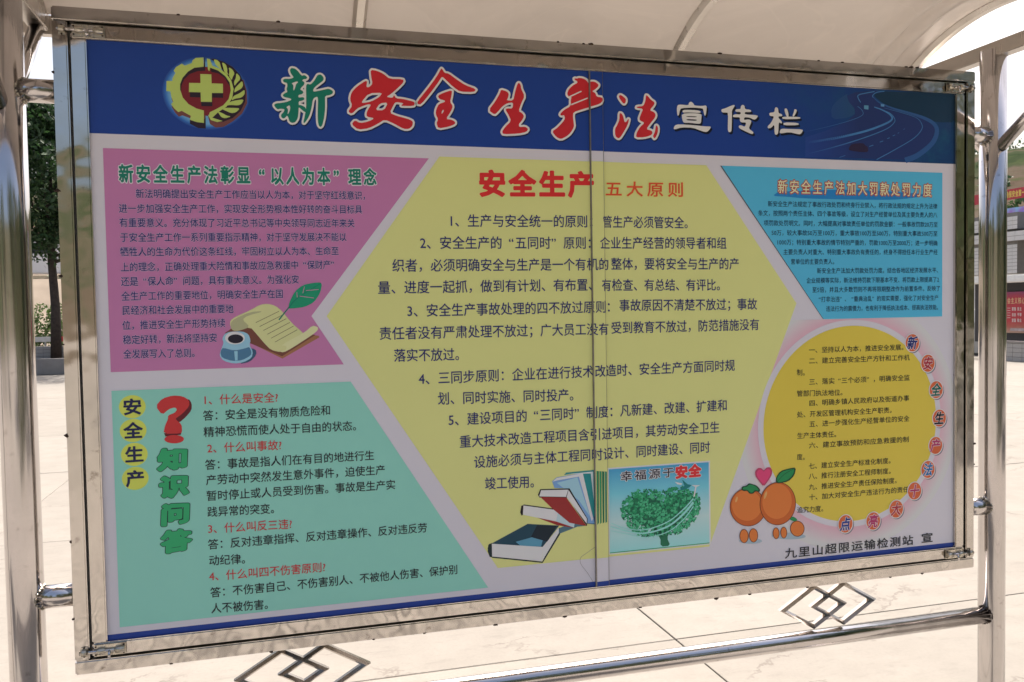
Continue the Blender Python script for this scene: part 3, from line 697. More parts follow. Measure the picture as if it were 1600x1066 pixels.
# ---------- the road picture printed on the banner's right
R0 = (1260, 130, 6.667)
_xf = P(1262, 200)[0]
def inkfade(rgb, x0=_xf, x1=_xf + .17):
    m, nt, p = new_mat('banner_picture_print'); tc = N(nt, 'ShaderNodeTexCoord'); sp = N(nt, 'ShaderNodeSeparateXYZ'); L(nt, tc.outputs['Object'], sp.inputs[0])
    mr = N(nt, 'ShaderNodeMapRange'); mr.inputs[1].default_value = x0; mr.inputs[2].default_value = x1; L(nt, sp.outputs[0], mr.inputs[0])
    L(nt, mixc(nt, mr.outputs[0], inkc(22, 46, 110), inkc(*rgb)), p.inputs['Base Color']); p.inputs['Roughness'].default_value = .42; return m
def ribbon(name, mat, layer, o, pts, w, par):
    """a line of width w (drawing units) along pts"""
    pts = [Vector(q) for q in pts]; sm = []
    for i in range(len(pts) - 1):
        p0, p1, p2, p3 = pts[max(i - 1, 0)], pts[i], pts[i + 1], pts[min(i + 2, len(pts) - 1)]
        for k in range(6):
            t = k / 6; sm.append(.5 * ((2 * p1) + (-p0 + p2) * t + (2 * p0 - 5 * p1 + 4 * p2 - p3) * t * t + (-p0 + 3 * p1 - 3 * p2 + p3) * t ** 3))
    sm.append(pts[-1]); Lf, Rt = [], []
    n = len(sm)
    for i, q in enumerate(sm):
        d = (sm[min(i + 1, n - 1)] - sm[max(i - 1, 0)]).normalized(); nn_ = Vector((-d.y, d.x)); ww = w if not hasattr(w, '__len__') else w[0] + (w[1] - w[0]) * i / (n - 1)
        Lf.append(q + nn_ * ww / 2); Rt.append(q - nn_ * ww / 2)
    lp = [P(o[0] + q.x / o[2], o[1] + q.y / o[2]) for q in Lf + Rt[::-1]]
    m_ = len(Lf); pts2 = lp; fc = [(i, i + 1, 2 * m_ - 2 - i, 2 * m_ - 1 - i) for i in range(m_ - 1)]
    to_sheet(pts2, fc, name, mat, layer, par)
RD = inkfade((22, 38, 88)); RL = inkfade((50, 92, 142)); RM = inkfade((30, 62, 112)); RG = inkfade((20, 54, 92)); RS = inkfade((20, 34, 82)); RDK = ink(14, 38, 60)
flat('picture_field', RG, 1.6, ps_r, [ZP(*R0, [(430,110),(330,180),(260,260),(270,380),(420,370),(520,320),(480,230),(420,150)])], 1)
flat('picture_woods', RDK, 1.6, ps_r, [ZP(*R0, [(700,95),(1100,115),(1400,130),(1530,150),(1530,430),(1340,430),(1200,380),(1000,310),(860,270),(760,200),(700,150)])], 1)
flat('picture_road', RS, 1.9, ps_r, [ZP(*R0, [(0,560),(200,500),(420,400),(505,330),(500,270),(440,200),(420,140),(500,105),(700,90),(800,105),(690,130),(700,170),(800,240),(1000,320),(1200,390),(1310,440),(1340,520),(1290,640),(1180,740),(1120,812),(0,765)])])
for pts, w in () and (([(0,610),(300,520),(560,430),(690,390),(700,340),(640,290),(560,240),(500,180),(470,140),(520,115)], (60, 22)), ([(60,740),(400,660),(700,560),(960,470),(1040,400),(960,330),(820,280),(700,240),(620,190),(600,150),(640,125)], (120, 16)), ([(700,740),(900,660),(1100,540),(1130,450),(1050,380),(940,330)], (110, 30))):
    ribbon('picture_lane', RD, 2.4 + w[0] * .002, R0, pts, w, ps_r)
for pts, w in (([(0,620),(300,575),(600,510),(800,440),(880,390),(860,340),(780,290),(700,260)], (26, 10)), ([(0,740),(300,665),(600,575),(820,490),(905,420),(900,370),(850,320),(760,285)], (10, 5)), ([(0,505),(250,450),(470,390),(580,340),(575,290),(530,250)], 5), ([(560,210),(530,150),(560,125),(700,100)], 9),
               ([(730,802),(900,710),(1100,590),(1180,500),(1180,440),(1130,380),(1000,330),(800,270)], (8, 3)), ([(1020,815),(1150,760),(1290,640),(1335,520),(1300,440),(1200,380),(1060,330),(900,280),(760,220),(690,160)], (60, 8)), ([(700,170),(680,145),(720,110),(800,100)], 8),
               ([(350,775),(410,755)], 6), ([(655,665),(695,652)], 7), ([(760,622),(795,610)], 6), ([(835,588),(860,578)], 6), ([(890,560),(915,550)], 5), ([(940,533),(955,527)], 4), ([(1000,495),(1010,488)], 4)):
    ribbon('picture_line', RL if w != (60, 8) else RM, 3.0 + rnd.random() * .4, R0, pts, w, ps_r)
for k in range(34):
    x = 40 + k * 21; ribbon('picture_barrier', RD, 3.6, R0, [(x, 655 - k * 6.2), (x + 12, 640 - k * 6.2)], 5, ps_r)
flat('picture_car', ink(34, 26, 50), 3.8, ps_r, [ZP(*R0, [(455,660),(480,635),(590,628),(615,655),(640,670),(645,725),(560,722),(500,712),(440,700)])], 1)
flat('picture_car', ink(70, 110, 140), 3.8, ps_r, [ZP(*R0, [(595,240),(640,243),(640,285),(595,278)])]); flat('picture_car', ink(70, 110, 150), 3.8, ps_r, [ZP(*R0, [(765,230),(800,235),(800,258),(765,254)])])

# ---------- text
NAVY = ink(40, 38, 92); NAVY2 = ink(30, 34, 84); BLK = ink(28, 28, 34); RTX = ink(160, 46, 50); HALO = ink(166, 130, 156); HALO2 = ink(178, 160, 174); DKB = ink(24, 40, 64)
B = [(HALO, .05), (NAVY2, 0.012)]
h = .0225
for t in (('新法明确提出安全生产工作应当以人为本，对于坚守红线意识，', 208.3, 303, 574, 303.6), ('进一步加强安全生产工作，实现安全形势根本性好转的奋斗目标具', 182.4, 326.3, 561.7, 325.5),
          ('有重要意义。充分体现了习近平总书记等中央领导同志近年来关', 183, 348.5, 549.6, 347.3), ('于安全生产工作一系列重要指示精神，对于坚守发展决不能以', 184, 371.5, 536.7, 369),
          ('牺牲人的生命为代价这条红线，牢固树立以人为本、生命至', 184, 394, 524.6, 391), ('上的理念，正确处理重大险情和事故应急救援中“保财产”', 184.5, 418, 524, 412.5),
          ('还是“保人命”问题，具有重大意义。为强化安', 185, 440.5, 462, 436), ('全生产工作的重要地位，明确安全生产在国', 185.7, 463.5, 437, 458.7), ('民经济和社会发展中的重要地', 186.7, 485.7, 359.2, 482.5),
          ('位，推进安全生产形势持续', 187, 509, 346.7, 505), ('稳定好转，新法将坚持安', 188, 531.7, 333.7, 528), ('全发展写入了总则。', 188.7, 554, 307, 551.7)):
    line(*t, h, B, ps)
TG = [(HALO2, .085), (GREEN, .03)]
for t in (('新安全生产法彰显', 181, 272, 388, 273), ('“', 386, 273, 412, 273), ('以人为本', 415, 273.5, 513, 274), ('”', 514.5, 273.8, 539, 274), ('理念', 537.5, 274.2, 586, 274.5)):
    line(*t, .043, TG, ps, 'heading_line', .86)
h = .0262
for t, c in ((('1、什么是安全?', 310.8, 626, 432, 622), RTX), (('答：安全是没有物质危险和', 311.5, 650.7, 512, 642.4), BLK), (('精神恐慌而使人处于自由的状态。', 312.6, 676.4, 562, 666.7), BLK),
             (('2、什么叫事故?', 318.5, 701.7, 438, 697), RTX), (('答：事故是指人们在有目的地进行生', 315.3, 727.8, 581, 713.5), BLK), (('产劳动中突然发生意外事件，迫使生产', 317, 751.7, 598.3, 736.5), BLK),
             (('暂时停止或人员受到伤害。事故是生产实', 317.8, 776.4, 614.7, 759.7), BLK), (('践异常的突变。', 319.5, 801.4, 434, 796), BLK), (('3、什么叫反三违?', 320.5, 827.4, 455, 820.5), RTX),
             (('答：反对违章指挥、反对违章操作、反对违反劳', 321, 852, 665, 827.4), BLK), (('动纪律。', 323, 876.7, 390, 874), BLK), (('4、什么叫四不伤害原则?', 324, 901, 508, 888), RTX),
             (('答：不伤害自己、不伤害别人、不被他人伤害、保护别', 325.8, 926.4, 713.6, 892.7), BLK), (('人不被伤害。', 327.5, 950.7, 426, 944.4), BLK)):
    line(*t, h, [(c, .006)], ps)
h = .0345; C = [(NAVY2, .007)]
for t in (('1、生产与安全统一的原则：', 697.5, 342.7, 938, 344.3), ('管生产必须管安全。', 941.5, 344.6, 1087, 346.8), ('2、安全生产的“五同时”原则：', 652.3, 377.8, 936, 378), ('企业生产经营的领导者和组', 937.3, 378, 1138.5, 379),
          ('织者，必须明确安全与生产是一个有机的', 608.3, 413.8, 953, 411.8), ('整体，要将安全与生产的产', 955.8, 411.2, 1158.3, 411.6), ('量、进度一起抓，做到有计划、有布置、', 585.3, 449, 938, 444), ('有检查、有总结、有评比。', 940, 444.7, 1138, 444.7),
          ('3、安全生产事故处理的四不放过原则：', 631.5, 485.5, 966, 478.6), ('事故原因不清楚不放过；事故', 968.6, 477, 1186.4, 475), ('责任者没有严肃处理不放过；广大员工没有', 587.5, 521.6, 953, 514), ('受到教育不放过，防范措施没有', 955.8, 512.6, 1190, 507),
          ('落实不放过。', 610.8, 556.3, 727, 554), ('4、三同步原则：企业在进行技术改造时、安全生产方面同时规', 650.5, 593, 1151.8, 571.2), ('划、同时实施、同时投产。', 680.5, 624.5, 908, 618),
          ('5、建设项目的“三同时”制度：凡新建、改建、扩建和', 697.4, 658.2, 1139.8, 634), ('重大技术改造工程项目含引进项目，其劳动安全卫生', 715, 693, 1127.5, 668.7), ('设施必须与主体工程同时设计、同时建设、同时', 738, 725, 1112.5, 700), ('竣工使用。', 755.5, 758.7, 845, 755)):
    line(*t, h, C, ps if t[1] < 935 else ps_r)
line('安全生产', 743, 284, 931, 286, .069, [(ink(196, 172, 110), .085), (ink(170, 34, 36), .045)], ps, 'heading_line', .9)
line('五大原则', 943, 292.6, 1074, 294.8, .042, [(ink(196, 168, 100), .07), (ink(172, 60, 34), .018)], ps_r, 'heading_line', .82)
# light blue panel
flat('brush_stroke', ink(30, 98, 152), 3, ps_r, [ZP(1120, 250, 4.324, [(385,240),(430,210),(620,205),(900,200),(1150,215),(1440,240),(1300,265),(1180,273),(900,268),(600,258),(480,245)])], 1)
line('新安全生产法加大罚款处罚力度', 1216, 290.5, 1455, 299, .041, [(ink(140, 50, 40), .075), (ink(206, 184, 140), .012)], ps_r, 'heading_line', .84)
h = .0172; D = [(DKB, .0035)]
for t in (('新安全生产法规定了事故行政处罚和终身行业禁入，将行政法规的规定上升为法律', 1202, 317.5, 1462.3, 324), ('条文，按照两个责任主体、四个事故等级，设立了对生产经营单位及其主要负责人的八', 1187, 332, 1462.3, 337.4),
          ('项罚款处罚明文。同时，大幅提高对事故责任单位的罚款金额：一般事故罚款20万至', 1195.9, 347.6, 1463.2, 352.2), ('50万，较大事故50万至100万，重大事故100万至500万，特别重大事故500万至', 1207.9, 362.9, 1463, 366.3),
          ('1000万；特别重大事故的情节特别严重的，罚款1000万至2000万；进一步明确', 1216, 377.9, 1463, 381), ('主要负责人对重大、特别重大事故负有责任的，终身不得担任本行业生产经', 1226.4, 393.3, 1463.3, 395), ('营单位的主要负责人。', 1238.2, 408.5, 1310, 408.8),
          ('新安全生产法加大罚款处罚力度。结合各地区经济发展水平、', 1278.7, 423, 1468, 423), ('企业规模等实际，新法维持罚款下限基本不变、将罚款上限提高了2', 1262.5, 438.3, 1465.5, 437.5), ('至5倍，并且大多数罚则不再将限期整改作为前置条件。反映了', 1271.5, 453, 1467.6, 451.3),
          ('“打非治违”、“重典治乱”的现实需要，强化了对安全生产', 1278, 467.9, 1465, 465.8), ('违法行为的震慑力，也有利于降低执法成本、提高执法效能。', 1292.9, 482.7, 1468, 480.5)):
    line(*t, h, D, ps_r)
h = .0190; D = [(BLK, .006)]
for t in (('一、坚持以人为本，推进安全发展。', 1266.2, 547.5, 1417.3, 542.6), ('二、建立完善安全生产方针和工作机', 1266.2, 564.5, 1421.2, 558.7), ('制。', 1247.4, 582.3, 1266, 583), ('三、落实“三个必须”，明确安全监', 1266.2, 597.5, 1421.2, 590),
          ('管部门执法地位。', 1247.4, 615.7, 1324, 613.4), ('四、明确乡镇人民政府以及街道办事', 1266.2, 630.8, 1420.3, 622), ('处、开发区管理机构安全生产职责。', 1247.4, 648.8, 1399, 640.5), ('五、进一步强化生产经营单位的安全', 1266.2, 663.7, 1420.3, 653.7),
          ('生产主体责任。', 1247.4, 682, 1314, 678.6), ('六、建立事故预防和应急救援的制', 1265.6, 697, 1419.5, 686), ('度。', 1247, 715, 1265, 715), ('七、建立安全生产标准化制度。', 1265, 729.4, 1396.7, 719), ('八、推行注册安全工程师制度。', 1265, 745.3, 1396.7, 735),
          ('九、推进安全生产责任保险制度。', 1265, 762, 1405.7, 749.6), ('十、加大对安全生产违法行为的责任', 1265, 777.9, 1418.3, 763.6), ('追究力度。', 1246.6, 798, 1292.9, 794.5)):
    line(*t, h, D, ps_r, layer=6)
line('九里山超限运输检测站', 1226, 866, 1425, 841.5, .0315, [(BLK, .012)], ps_r, 'text_line', .92)
line('宣', 1435.5, 839.5, 1454, 837, .0315, [(BLK, .012)], ps_r, 'text_line')
# badges round the circle
ORG = ink(166, 76, 46)
for ch, x, y, c in zip('新安全生产法十大亮点', (1424.9, 1448.4, 1460.6, 1465.2, 1459.2, 1447.3, 1426.6, 1398.6, 1363.4, 1320.9), (536, 567.8, 608.9, 653, 695.4, 732.7, 766.2, 794.5, 813.5, 818.5),
                       ((30, 40, 110), (170, 40, 56), (16, 90, 80), (24, 22, 34), (176, 48, 100), (40, 100, 160), (176, 48, 96), (170, 44, 56), (176, 52, 100), (36, 50, 130))):
    cx, cz = P(x, y)
    flat('badge_shadow', ink(96, 88, 100), 6.6, ps_r, [ell(cx + .0035, cz - .0035, .0255, .0275, 32)])
    flat('badge_rim', OUTW, 7, ps_r, [ell(cx, cz, .0265, .0285, 32)])
    flat('badge_disc', ORG, 7.5, ps_r, [ell(cx, cz, .0238, .0258, 32)])
    for m_, off, ly in ((OUTW, .062, 8), (ink(*[int(v * .8) for v in c]), .03, 8.6)):
        pts, fc = text_mesh(ch, .035, .040, 1, off)
        an = math.radians(6); sk = .18
        to_sheet([(cx + (px - .0175) + pz * sk, cz + pz) for px, pz in pts], fc, 'badge_character', m_, ly, ps_r)
# yellow discs and characters on the teal panel
for ch, x, y in zip('安全生产', (170 + 126 / 3.806, 170 + 132 / 3.806, 170 + 140 / 3.806, 170 + 147 / 3.806), (600 + 138 / 3.806, 600 + 279 / 3.806, 600 + 421 / 3.806, 600 + 563 / 3.806)):
    cx, cz = P(x, y)
    flat('yellow_disc', ink(166, 166, 72), 3, ps, [ell(cx, cz, .0285, .0268, 40)])
    pts, fc = text_mesh(ch, .041, .039, 1, .03)
    to_sheet([(cx + px - .0205, cz + pz) for px, pz in pts], fc, 'disc_character', ink(24, 28, 60), 5, ps)
# green headline written down the teal panel (traced)
K0 = (170, 600, 3.806); GRN = ink(38, 128, 84); GBK = ink(20, 38, 40)
for ch, y_ in zip('知识问答', (450, 610, 775, 935)):
    cx, cz = P(170 + (367 + (y_ - 450) * .05) / 3.806, 600 + y_ / 3.806)
    for m_, off, ly in ((GBK, .085, 4), (GRN, .062, 5)):
        pts, fc = text_mesh(ch, .066, .049, 1, off)
        to_sheet([(cx + px - .033 + pz * .06, cz + pz * (1 + .10 * math.sin(px * 60)) + (px - .033) * .05) for px, pz in pts], fc, 'headline_character', m_, ly, ps)
# question mark
QR = ink(158, 40, 42); QD = ink(78, 20, 28)
flat('question_mark_side', QD, 3, ps, [ZP(*K0, [(300,180),(330,150),(385,140),(400,150),(395,190),(350,215),(345,240),(400,235),(440,200),(473,160),(474,120),(455,90),(400,110)])], 1)
flat('question_mark', QR, 4, ps, [ZP(*K0, [(262,135),(300,90),(360,72),(420,76),(458,100),(460,135),(420,180),(385,205),(378,212),(415,245),(418,285),(412,298),(308,300),(318,250),(335,212),(335,190),(375,175),(388,155),(375,142),(340,152),(300,188)])], 1)
flat('question_mark_dot', QD, 3.2, ps, [ZP(*K0, [(312,296),(415,292),(410,306),(320,316)])])
flat('question_mark_dot', QR, 4, ps, [ZP(*K0, [(372 + 57 * math.cos(a), 332 + 25 * math.sin(a)) for a in [2 * math.pi * k / 28 for k in range(28)]])])

# scroll, board, quill and inkwell on the pink panel
S0 = (160, 400, 4.0)
def s(name, rgb, layer, pts, it=1): flat(name, ink(*rgb), layer, ps, [ZP(*S0, pts)], it)
s('writing_board', (128, 84, 60), 3, [(742,485),(800,440),(1330,500),(1335,510),(1102,645),(900,545),(760,492)], 0)
s('writing_board', (92, 52, 44), 3.4, [(742,483),(800,445),(900,450),(1310,495),(1100,630)], 0)
s('scroll_sheet', (166, 160, 116), 4, [(775,440),(775,405),(810,380),(900,340),(960,305),(1010,298),(1060,312),(1100,345),(1160,420),(1230,480),(1240,500),(1190,560),(1130,590),(1090,605),(1030,590),(990,550),(940,490),(900,445),(830,470),(795,470)])
s('scroll_curl', (140, 134, 104), 4.4, [(830,470),(900,445),(850,400),(880,375),(990,345),(900,350),(800,395),(778,420),(778,450),(795,470)])
s('scroll_curl', (172, 166, 128), 4.6, [(1080,600),(1125,590),(1130,565),(1090,560),(1240,480),(1290,435),(1325,445),(1325,465),(1290,495),(1160,580),(1110,606)])
for k in range(6):
    a_ = (935 + k * 24, 418 + k * 24.5); b_ = (1080 + k * 23, 346 + k * 23.3)
    ribbon('script_line', ink(54, 44, 34), 5, S0, [a_, b_], 2.6, ps)
s('quill', (20, 112, 84), 5.2, [(1352,163),(1340,230),(1300,290),(1240,320),(1150,330),(1140,325),(1145,290),(1180,220),(1230,180),(1300,165)])
ribbon('quill_shaft', ink(16, 92, 78), 5.6, S0, [(1080,400), (1140,325), (1200,260), (1345,168)], (9, 3), ps)
for a_, b_ in (((1230,232), (1240,190)), ((1250,215), (1330,208)), ((1210,250), (1300,262)), ((1195,258), (1192,225))): ribbon('quill_vane_gap', ink(152, 100, 132), 5.8, S0, [a_, b_], 4, ps)
s('inkwell_shadow', (44, 66, 92), 4.7, [(880,575),(935,585),(940,620),(900,665),(830,680),(850,600)])
s('inkwell', (118, 150, 176), 5, [(718,590),(735,545),(725,520),(740,490),(770,475),(850,472),(890,490),(903,530),(895,560),(918,600),(910,640),(860,668),(800,677),(735,660),(708,625)])
s('inkwell_body', (58, 92, 120), 5.5, [(720,590),(730,575),(800,595),(870,580),(895,570),(908,600),(905,625),(850,655),(790,660),(725,640),(714,610)])
s('inkwell_gleam', (116, 150, 168), 6, [(800,598),(822,597),(822,655),(806,657)], 0)
s('inkwell_rim', (176, 178, 194), 6, [(748 + 62 + 62 * math.cos(a) - 5, 515 + 40 * math.sin(a)) for a in [2 * math.pi * k / 24 for k in range(24)]], 0)
s('inkwell_ink', (26, 22, 34), 6.5, [(809 + 48 * math.cos(a), 520 + 28 * math.sin(a)) for a in [2 * math.pi * k / 24 for k in range(24)]], 0)

# fallen books
K1 = (730, 710, 4.0)
def k1(name, rgb, layer, pts, it=0): flat(name, ink(*rgb), layer, ps, [ZP(*K1, pts)], it)
k1('book_shadow', (62, 86, 100), 2.6, [(575,510),(690,465),(750,458),(660,440),(560,480)])
k1('book_cover', (20, 50, 66), 3, [(145,572),(375,448),(575,458),(470,592)]); k1('book_gleam', (70, 116, 140), 3.4, [(300,560),(480,510),(460,590),(330,585)]); k1('book_gleam', (12, 26, 38), 3.7, [(395,530),(435,455),(560,460),(500,560)])
k1('book_cover', (16, 30, 36), 2.8, [(122,600),(130,575),(150,568),(150,660),(470,692),(582,510),(570,500),(575,465),(465,690),(140,655),(125,630)])
k1('book_cover', (16, 30, 36), 2.9, [(122,620),(126,580),(148,568),(150,650),(470,684),(578,508),(470,692),(135,655)])
k1('book_pages', (176, 176, 184), 4, [(148,572),(470,592),(465,682),(150,652)]); k1('book_pages', (192, 192, 200), 4, [(470,592),(572,470),(572,505),(466,682)])
k1('book_cover', (120, 32, 34), 4.2, [(400,395),(570,425),(670,472),(560,455)]); k1('book_cover', (22, 18, 22), 4.2, [(328,375),(335,335),(350,328),(345,392),(335,395)]); k1('book_pages', (180, 180, 188), 4.5, [(348,332),(570,362),(555,432),(345,390)]); k1('book_pages', (150, 160, 176), 4.6, [(570,362),(675,425),(668,470),(555,432)])
k1('book_edge', (22, 18, 22), 4.4, [(350,326),(575,356),(678,422),(675,428),(570,364),(348,334)])
k1('book_cover', (122, 34, 36), 4.8, [(455,278),(620,282),(748,460),(640,440),(530,350)]); k1('book_cover', (22, 18, 22), 4.7, [(440,265),(455,230),(640,224),(755,415),(750,462),(630,285),(450,282)])
k1('book_pages', (184, 184, 190), 5, [(460,236),(632,232),(618,278),(448,275)]); k1('book_pages', (186, 188, 196), 5, [(634,234),(750,415),(748,445),(622,280)])
k1('book_cover', (96, 124, 164), 3.2, [(530,180),(560,155),(705,130),(790,400),(800,445),(740,440),(640,225),(545,222)]); k1('book_gleam', (126, 154, 190), 3.5, [(560,190),(690,155),(770,400),(700,300)])
k1('book_pages', (176, 186, 200), 3.7, [(535,182),(560,158),(705,132),(725,128),(790,415),(780,430),(700,150),(560,175)])
k1('book_cover', (26, 104, 108), 3.1, [(605,140),(620,125),(795,108),(800,445),(770,400),(700,130)]); k1('book_pages', (164, 180, 190), 3.3, [(620,135),(790,118),(795,300),(775,130)])
k1('book_cover', (30, 62, 100), 3.15, [(770,400),(800,400),(800,450),(750,445)])
for q in range(4):
    x = 808 + q * 17; w_ = 14
    k1('book_cover', [(24, 104, 74), (40, 120, 84), (20, 92, 66), (52, 112, 92)][q], 3.4, [(x, 112 + q), (x + w_, 114 + q), (x + w_, 438 - q * 2), (x + 4, 450 - q * 4)])
    k1('book_edge', (24, 44, 40), 3.8, [(x + w_ - 4, 114 + q), (x + w_ - 1, 114 + q), (x + w_ - 1, 438 - q * 2), (x + w_ - 4, 440 - q * 2)])
# tree picture
hp = Q((953, 737), (1110, 723), (1110, 851), (953, 868)); hx0 = (hp[0][0] + hp[3][0]) / 2; hx1 = (hp[1][0] + hp[2][0]) / 2; hz1 = (hp[0][1] + hp[1][1]) / 2; hz0 = (hp[2][1] + hp[3][1]) / 2
m, nt, p = new_mat('tree_picture_sky')
tc = N(nt, 'ShaderNodeTexCoord'); sp = N(nt, 'ShaderNodeSeparateXYZ'); L(nt, tc.outputs['Object'], sp.inputs[0])
mr = N(nt, 'ShaderNodeMapRange'); mr.inputs[1].default_value = hz0; mr.inputs[2].default_value = hz1; L(nt, sp.outputs[2], mr.inputs[0])
rp = ramp(nt, mr.outputs[0], [(0, inkc(120, 168, 172)), (.35, inkc(150, 172, 182)), (.7, inkc(92, 152, 176)), (1, inkc(50, 120, 160))])
L(nt, rp.outputs[0], p.inputs['Base Color']); p.inputs['Roughness'].default_value = .42
flat('tree_picture', m, 4, ps_r, [rect(hx0, hz0, hx1, hz1)]); flat('tree_picture_border', OUTW, 3.2, ps_r, [rect(hx0 - .004, hz0 - .003, hx1 + .004, hz1 + .004)])
flat('tree_picture_grass', ink(36, 120, 84), 4.4, ps_r, [rect(hx0, hz0, hx1, hz0 + .0025)])
hw, hh = hx1 - hx0, hz1 - hz0
def hxy(u, v): return (hx0 + u * hw, hz0 + v * hh)
tr_ = [hxy(.50, .02), hxy(.60, .02), hxy(.565, .12), hxy(.60, .20), hxy(.68, .28), hxy(.64, .29), hxy(.56, .2), hxy(.53, .3), hxy(.51, .2), hxy(.44, .27), hxy(.42, .25), hxy(.5, .13)]
flat('tree_picture_trunk', ink(24, 84, 62), 5, ps_r, [tr_], 1)
ppts = {0: [], 1: [], 2: []}; rr = random.Random(3)
def inheart(u, v):
    x = (u - .5) * 2.35 - .03; y = (v - .40) * 2.6 - .0
    x *= .93; y = y * .95 + .12
    return (x * x + y * y - .62) ** 3 * 1.9 - x * x * y ** 3 < 0
fcs = {0: [], 1: [], 2: []}
hb = []
for k in range(90):
    t_ = 2 * math.pi * k / 90; x_ = 16 * math.sin(t_) ** 3; y_ = 13 * math.cos(t_) - 5 * math.cos(2 * t_) - 2 * math.cos(3 * t_) - math.cos(4 * t_); j_ = rr.uniform(.90, 1.03)
    hb.append(hxy(.515 + x_ / 16 * .36 * j_, .40 + (y_ + 2) / 14 * .26 * j_))
flat('tree_picture_crown', ink(20, 88, 62), 5.0, ps_r, [hb])
cnt = 0
while cnt < 1500:
    u, v = rr.random(), rr.random()
    if not inheart(u, v) or v < .16: continue
    k = 0 if rr.random() < .45 else (1 if rr.random() < .6 + (v - .5) else 2)
    r = rr.uniform(.010, .022); a0 = rr.random() * 6.3; n = len(ppts[k])
    for q in range(3): ppts[k].append(hxy(u + r * math.cos(a0 + q * 2.1), v + r * 1.25 * math.sin(a0 + q * 2.1)))
    fcs[k].append((n, n + 1, n + 2)); cnt += 1
cz_ = {0: (14, 72, 56), 1: (30, 116, 78), 2: (60, 140, 104)}
for k in range(3):
    # each leaf a hair above the last so that none lie in one plane
    bm = bmesh.new()
    for i, f in enumerate(fcs[k]):
        bm.faces.new([bm.verts.new((ppts[k][j][0], PY - (5.2 + k * .9 + .8 * i / len(fcs[k])) * LAYER, ppts[k][j][1])) for j in f][::1])
    for f in bm.faces:
        f.normal_update()
        if f.normal.y > 0: f.normal_flip()
    o_ = link('tree_picture_leaves', bm, ink(*cz_[k]), ps_r); o_['kind'] = 'stuff'
H0 = (730, 710, 4.0)
for q, (w_, dy) in enumerate(((9, 0), (14, 22), (7, 48))):
    ribbon('tree_picture_ribbon', ink(120, 180, 164), 8.2 + q * .3, H0, [(900,440 + dy),(1000,475 + dy * .7),(1120,480 + dy),(1260,430 + dy * 1.3),(1360,350 + dy * 1.3),(1420,285 + dy)], (w_ * .4, w_), ps_r)
flat('tree_picture_bird', ink(22, 96, 100), 8, ps_r, [ZP(*H0, [(1335,225),(1365,205),(1350,165),(1385,195),(1410,200),(1395,215),(1350,235)])])
flat('tree_picture_wing', ink(176, 186, 194), 8, ps_r, [ZP(*H0, [(1305,180),(1350,190),(1345,200),(1320,195)])]); flat('tree_picture_wing', ink(176, 190, 196), 8, ps_r, [ZP(*H0, [(1410,200),(1465,200),(1440,212),(1430,270),(1420,275),(1432,212)])])
line('幸福源于', 968.5, 747.5, 1057, 739.3, .029, [(OUTW, .06), (ink(28, 24, 40), .012)], ps_r, 'picture_caption', .86, 8)
line('安全', 1056, 740.5, 1098, 736.5, .036, [(OUTW, .10), (ink(178, 40, 44), .06)], ps_r, 'picture_caption', .92, 8)

# fruit pair, heart and small fruit
F0 = (1110, 680, 4.21)
OR1 = ink(178, 92, 44); OR2 = ink(158, 74, 34); ORE = ink(72, 30, 20); LF = ink(24, 104, 62); LFE = ink(14, 50, 32); ORH = ink(196, 128, 80)
def f(name, mat, layer, pts, it=0): flat(name, mat, layer, ps_r, [ZP(*F0, pts)], it)
def el(cx, cy, rx, ry, n=40, a0=0.0):
    return [(cx + rx * math.cos(t) * math.cos(a0) - ry * math.sin(t) * math.sin(a0), cy + rx * math.cos(t) * math.sin(a0) + ry * math.sin(t) * math.cos(a0)) for t in [2 * math.pi * k / n for k in range(n)]]
f('printed_shadow', ink(128, 138, 150), 4.6, el(270, 702, 75, 18)); f('printed_shadow', ink(128, 138, 150), 4.6, el(520, 668, 110, 20))
f('printed_fruit', ORE, 5, el(255, 480, 119, 126)); f('printed_fruit', OR2, 5.3, el(255, 480, 115, 122)); f('printed_fruit', OR1, 5.6, el(248, 468, 98, 102)); f('fruit_gleam', ORH, 5.9, el(180, 430, 6, 20, 20, .3))
f('printed_fruit', ORE, 6.2, el(450, 455, 118, 142, 40, .12)); f('printed_fruit', OR2, 6.5, el(450, 455, 114, 138, 40, .12)); f('printed_fruit', OR1, 6.8, el(445, 440, 96, 116, 40, .12)); f('fruit_gleam', ORH, 7.1, el(370, 400, 7, 26, 20, .3))
for a_ in ((228,670,30,46), (290,665,30,46), (438,650,22,38), (488,645,22,38)):
    f('small_fruit', ORE, 4.8, el(*a_)); f('small_fruit', OR1, 5.1 - .05, el(a_[0], a_[1], a_[2] - 4, a_[3] - 4))
f('small_fruit', ORE, 5, el(576, 618, 47, 52)); f('small_fruit', OR1, 5.4, el(576, 618, 43, 48))
f('printed_leaf', LFE, 7.2, [(438,318),(440,280),(470,240),(520,225),(572,215),(560,270),(520,310),(460,322)], 1); f('printed_leaf', LF, 7.5, [(444,310),(448,280),(475,245),(520,232),(562,224),(550,268),(512,302),(460,316)], 1)
ribbon('leaf_vein', LFE, 7.8, F0, [(440, 318), (490, 265), (550, 228)], 3, ps_r)
f('printed_leaf', LFE, 6.0, [(212,368),(215,345),(245,340),(262,322),(285,328),(310,335),(335,360),(335,380),(305,375),(290,392),(265,392),(250,372),(230,375)], 1); f('printed_leaf', LF, 6.15, [(222,364),(224,350),(250,346),(266,330),(284,334),(304,341),(326,362),(324,372),(300,366),(286,384),(270,384),(255,366)], 1)
f('printed_leaf', LF, 5.8, [(525,560),(530,542),(555,540),(580,560),(560,572)], 1)
hrt = [(358,345),(325,305),(305,275),(303,245),(320,222),(345,222),(360,240),(378,218),(402,215),(416,235),(412,268),(390,305)]
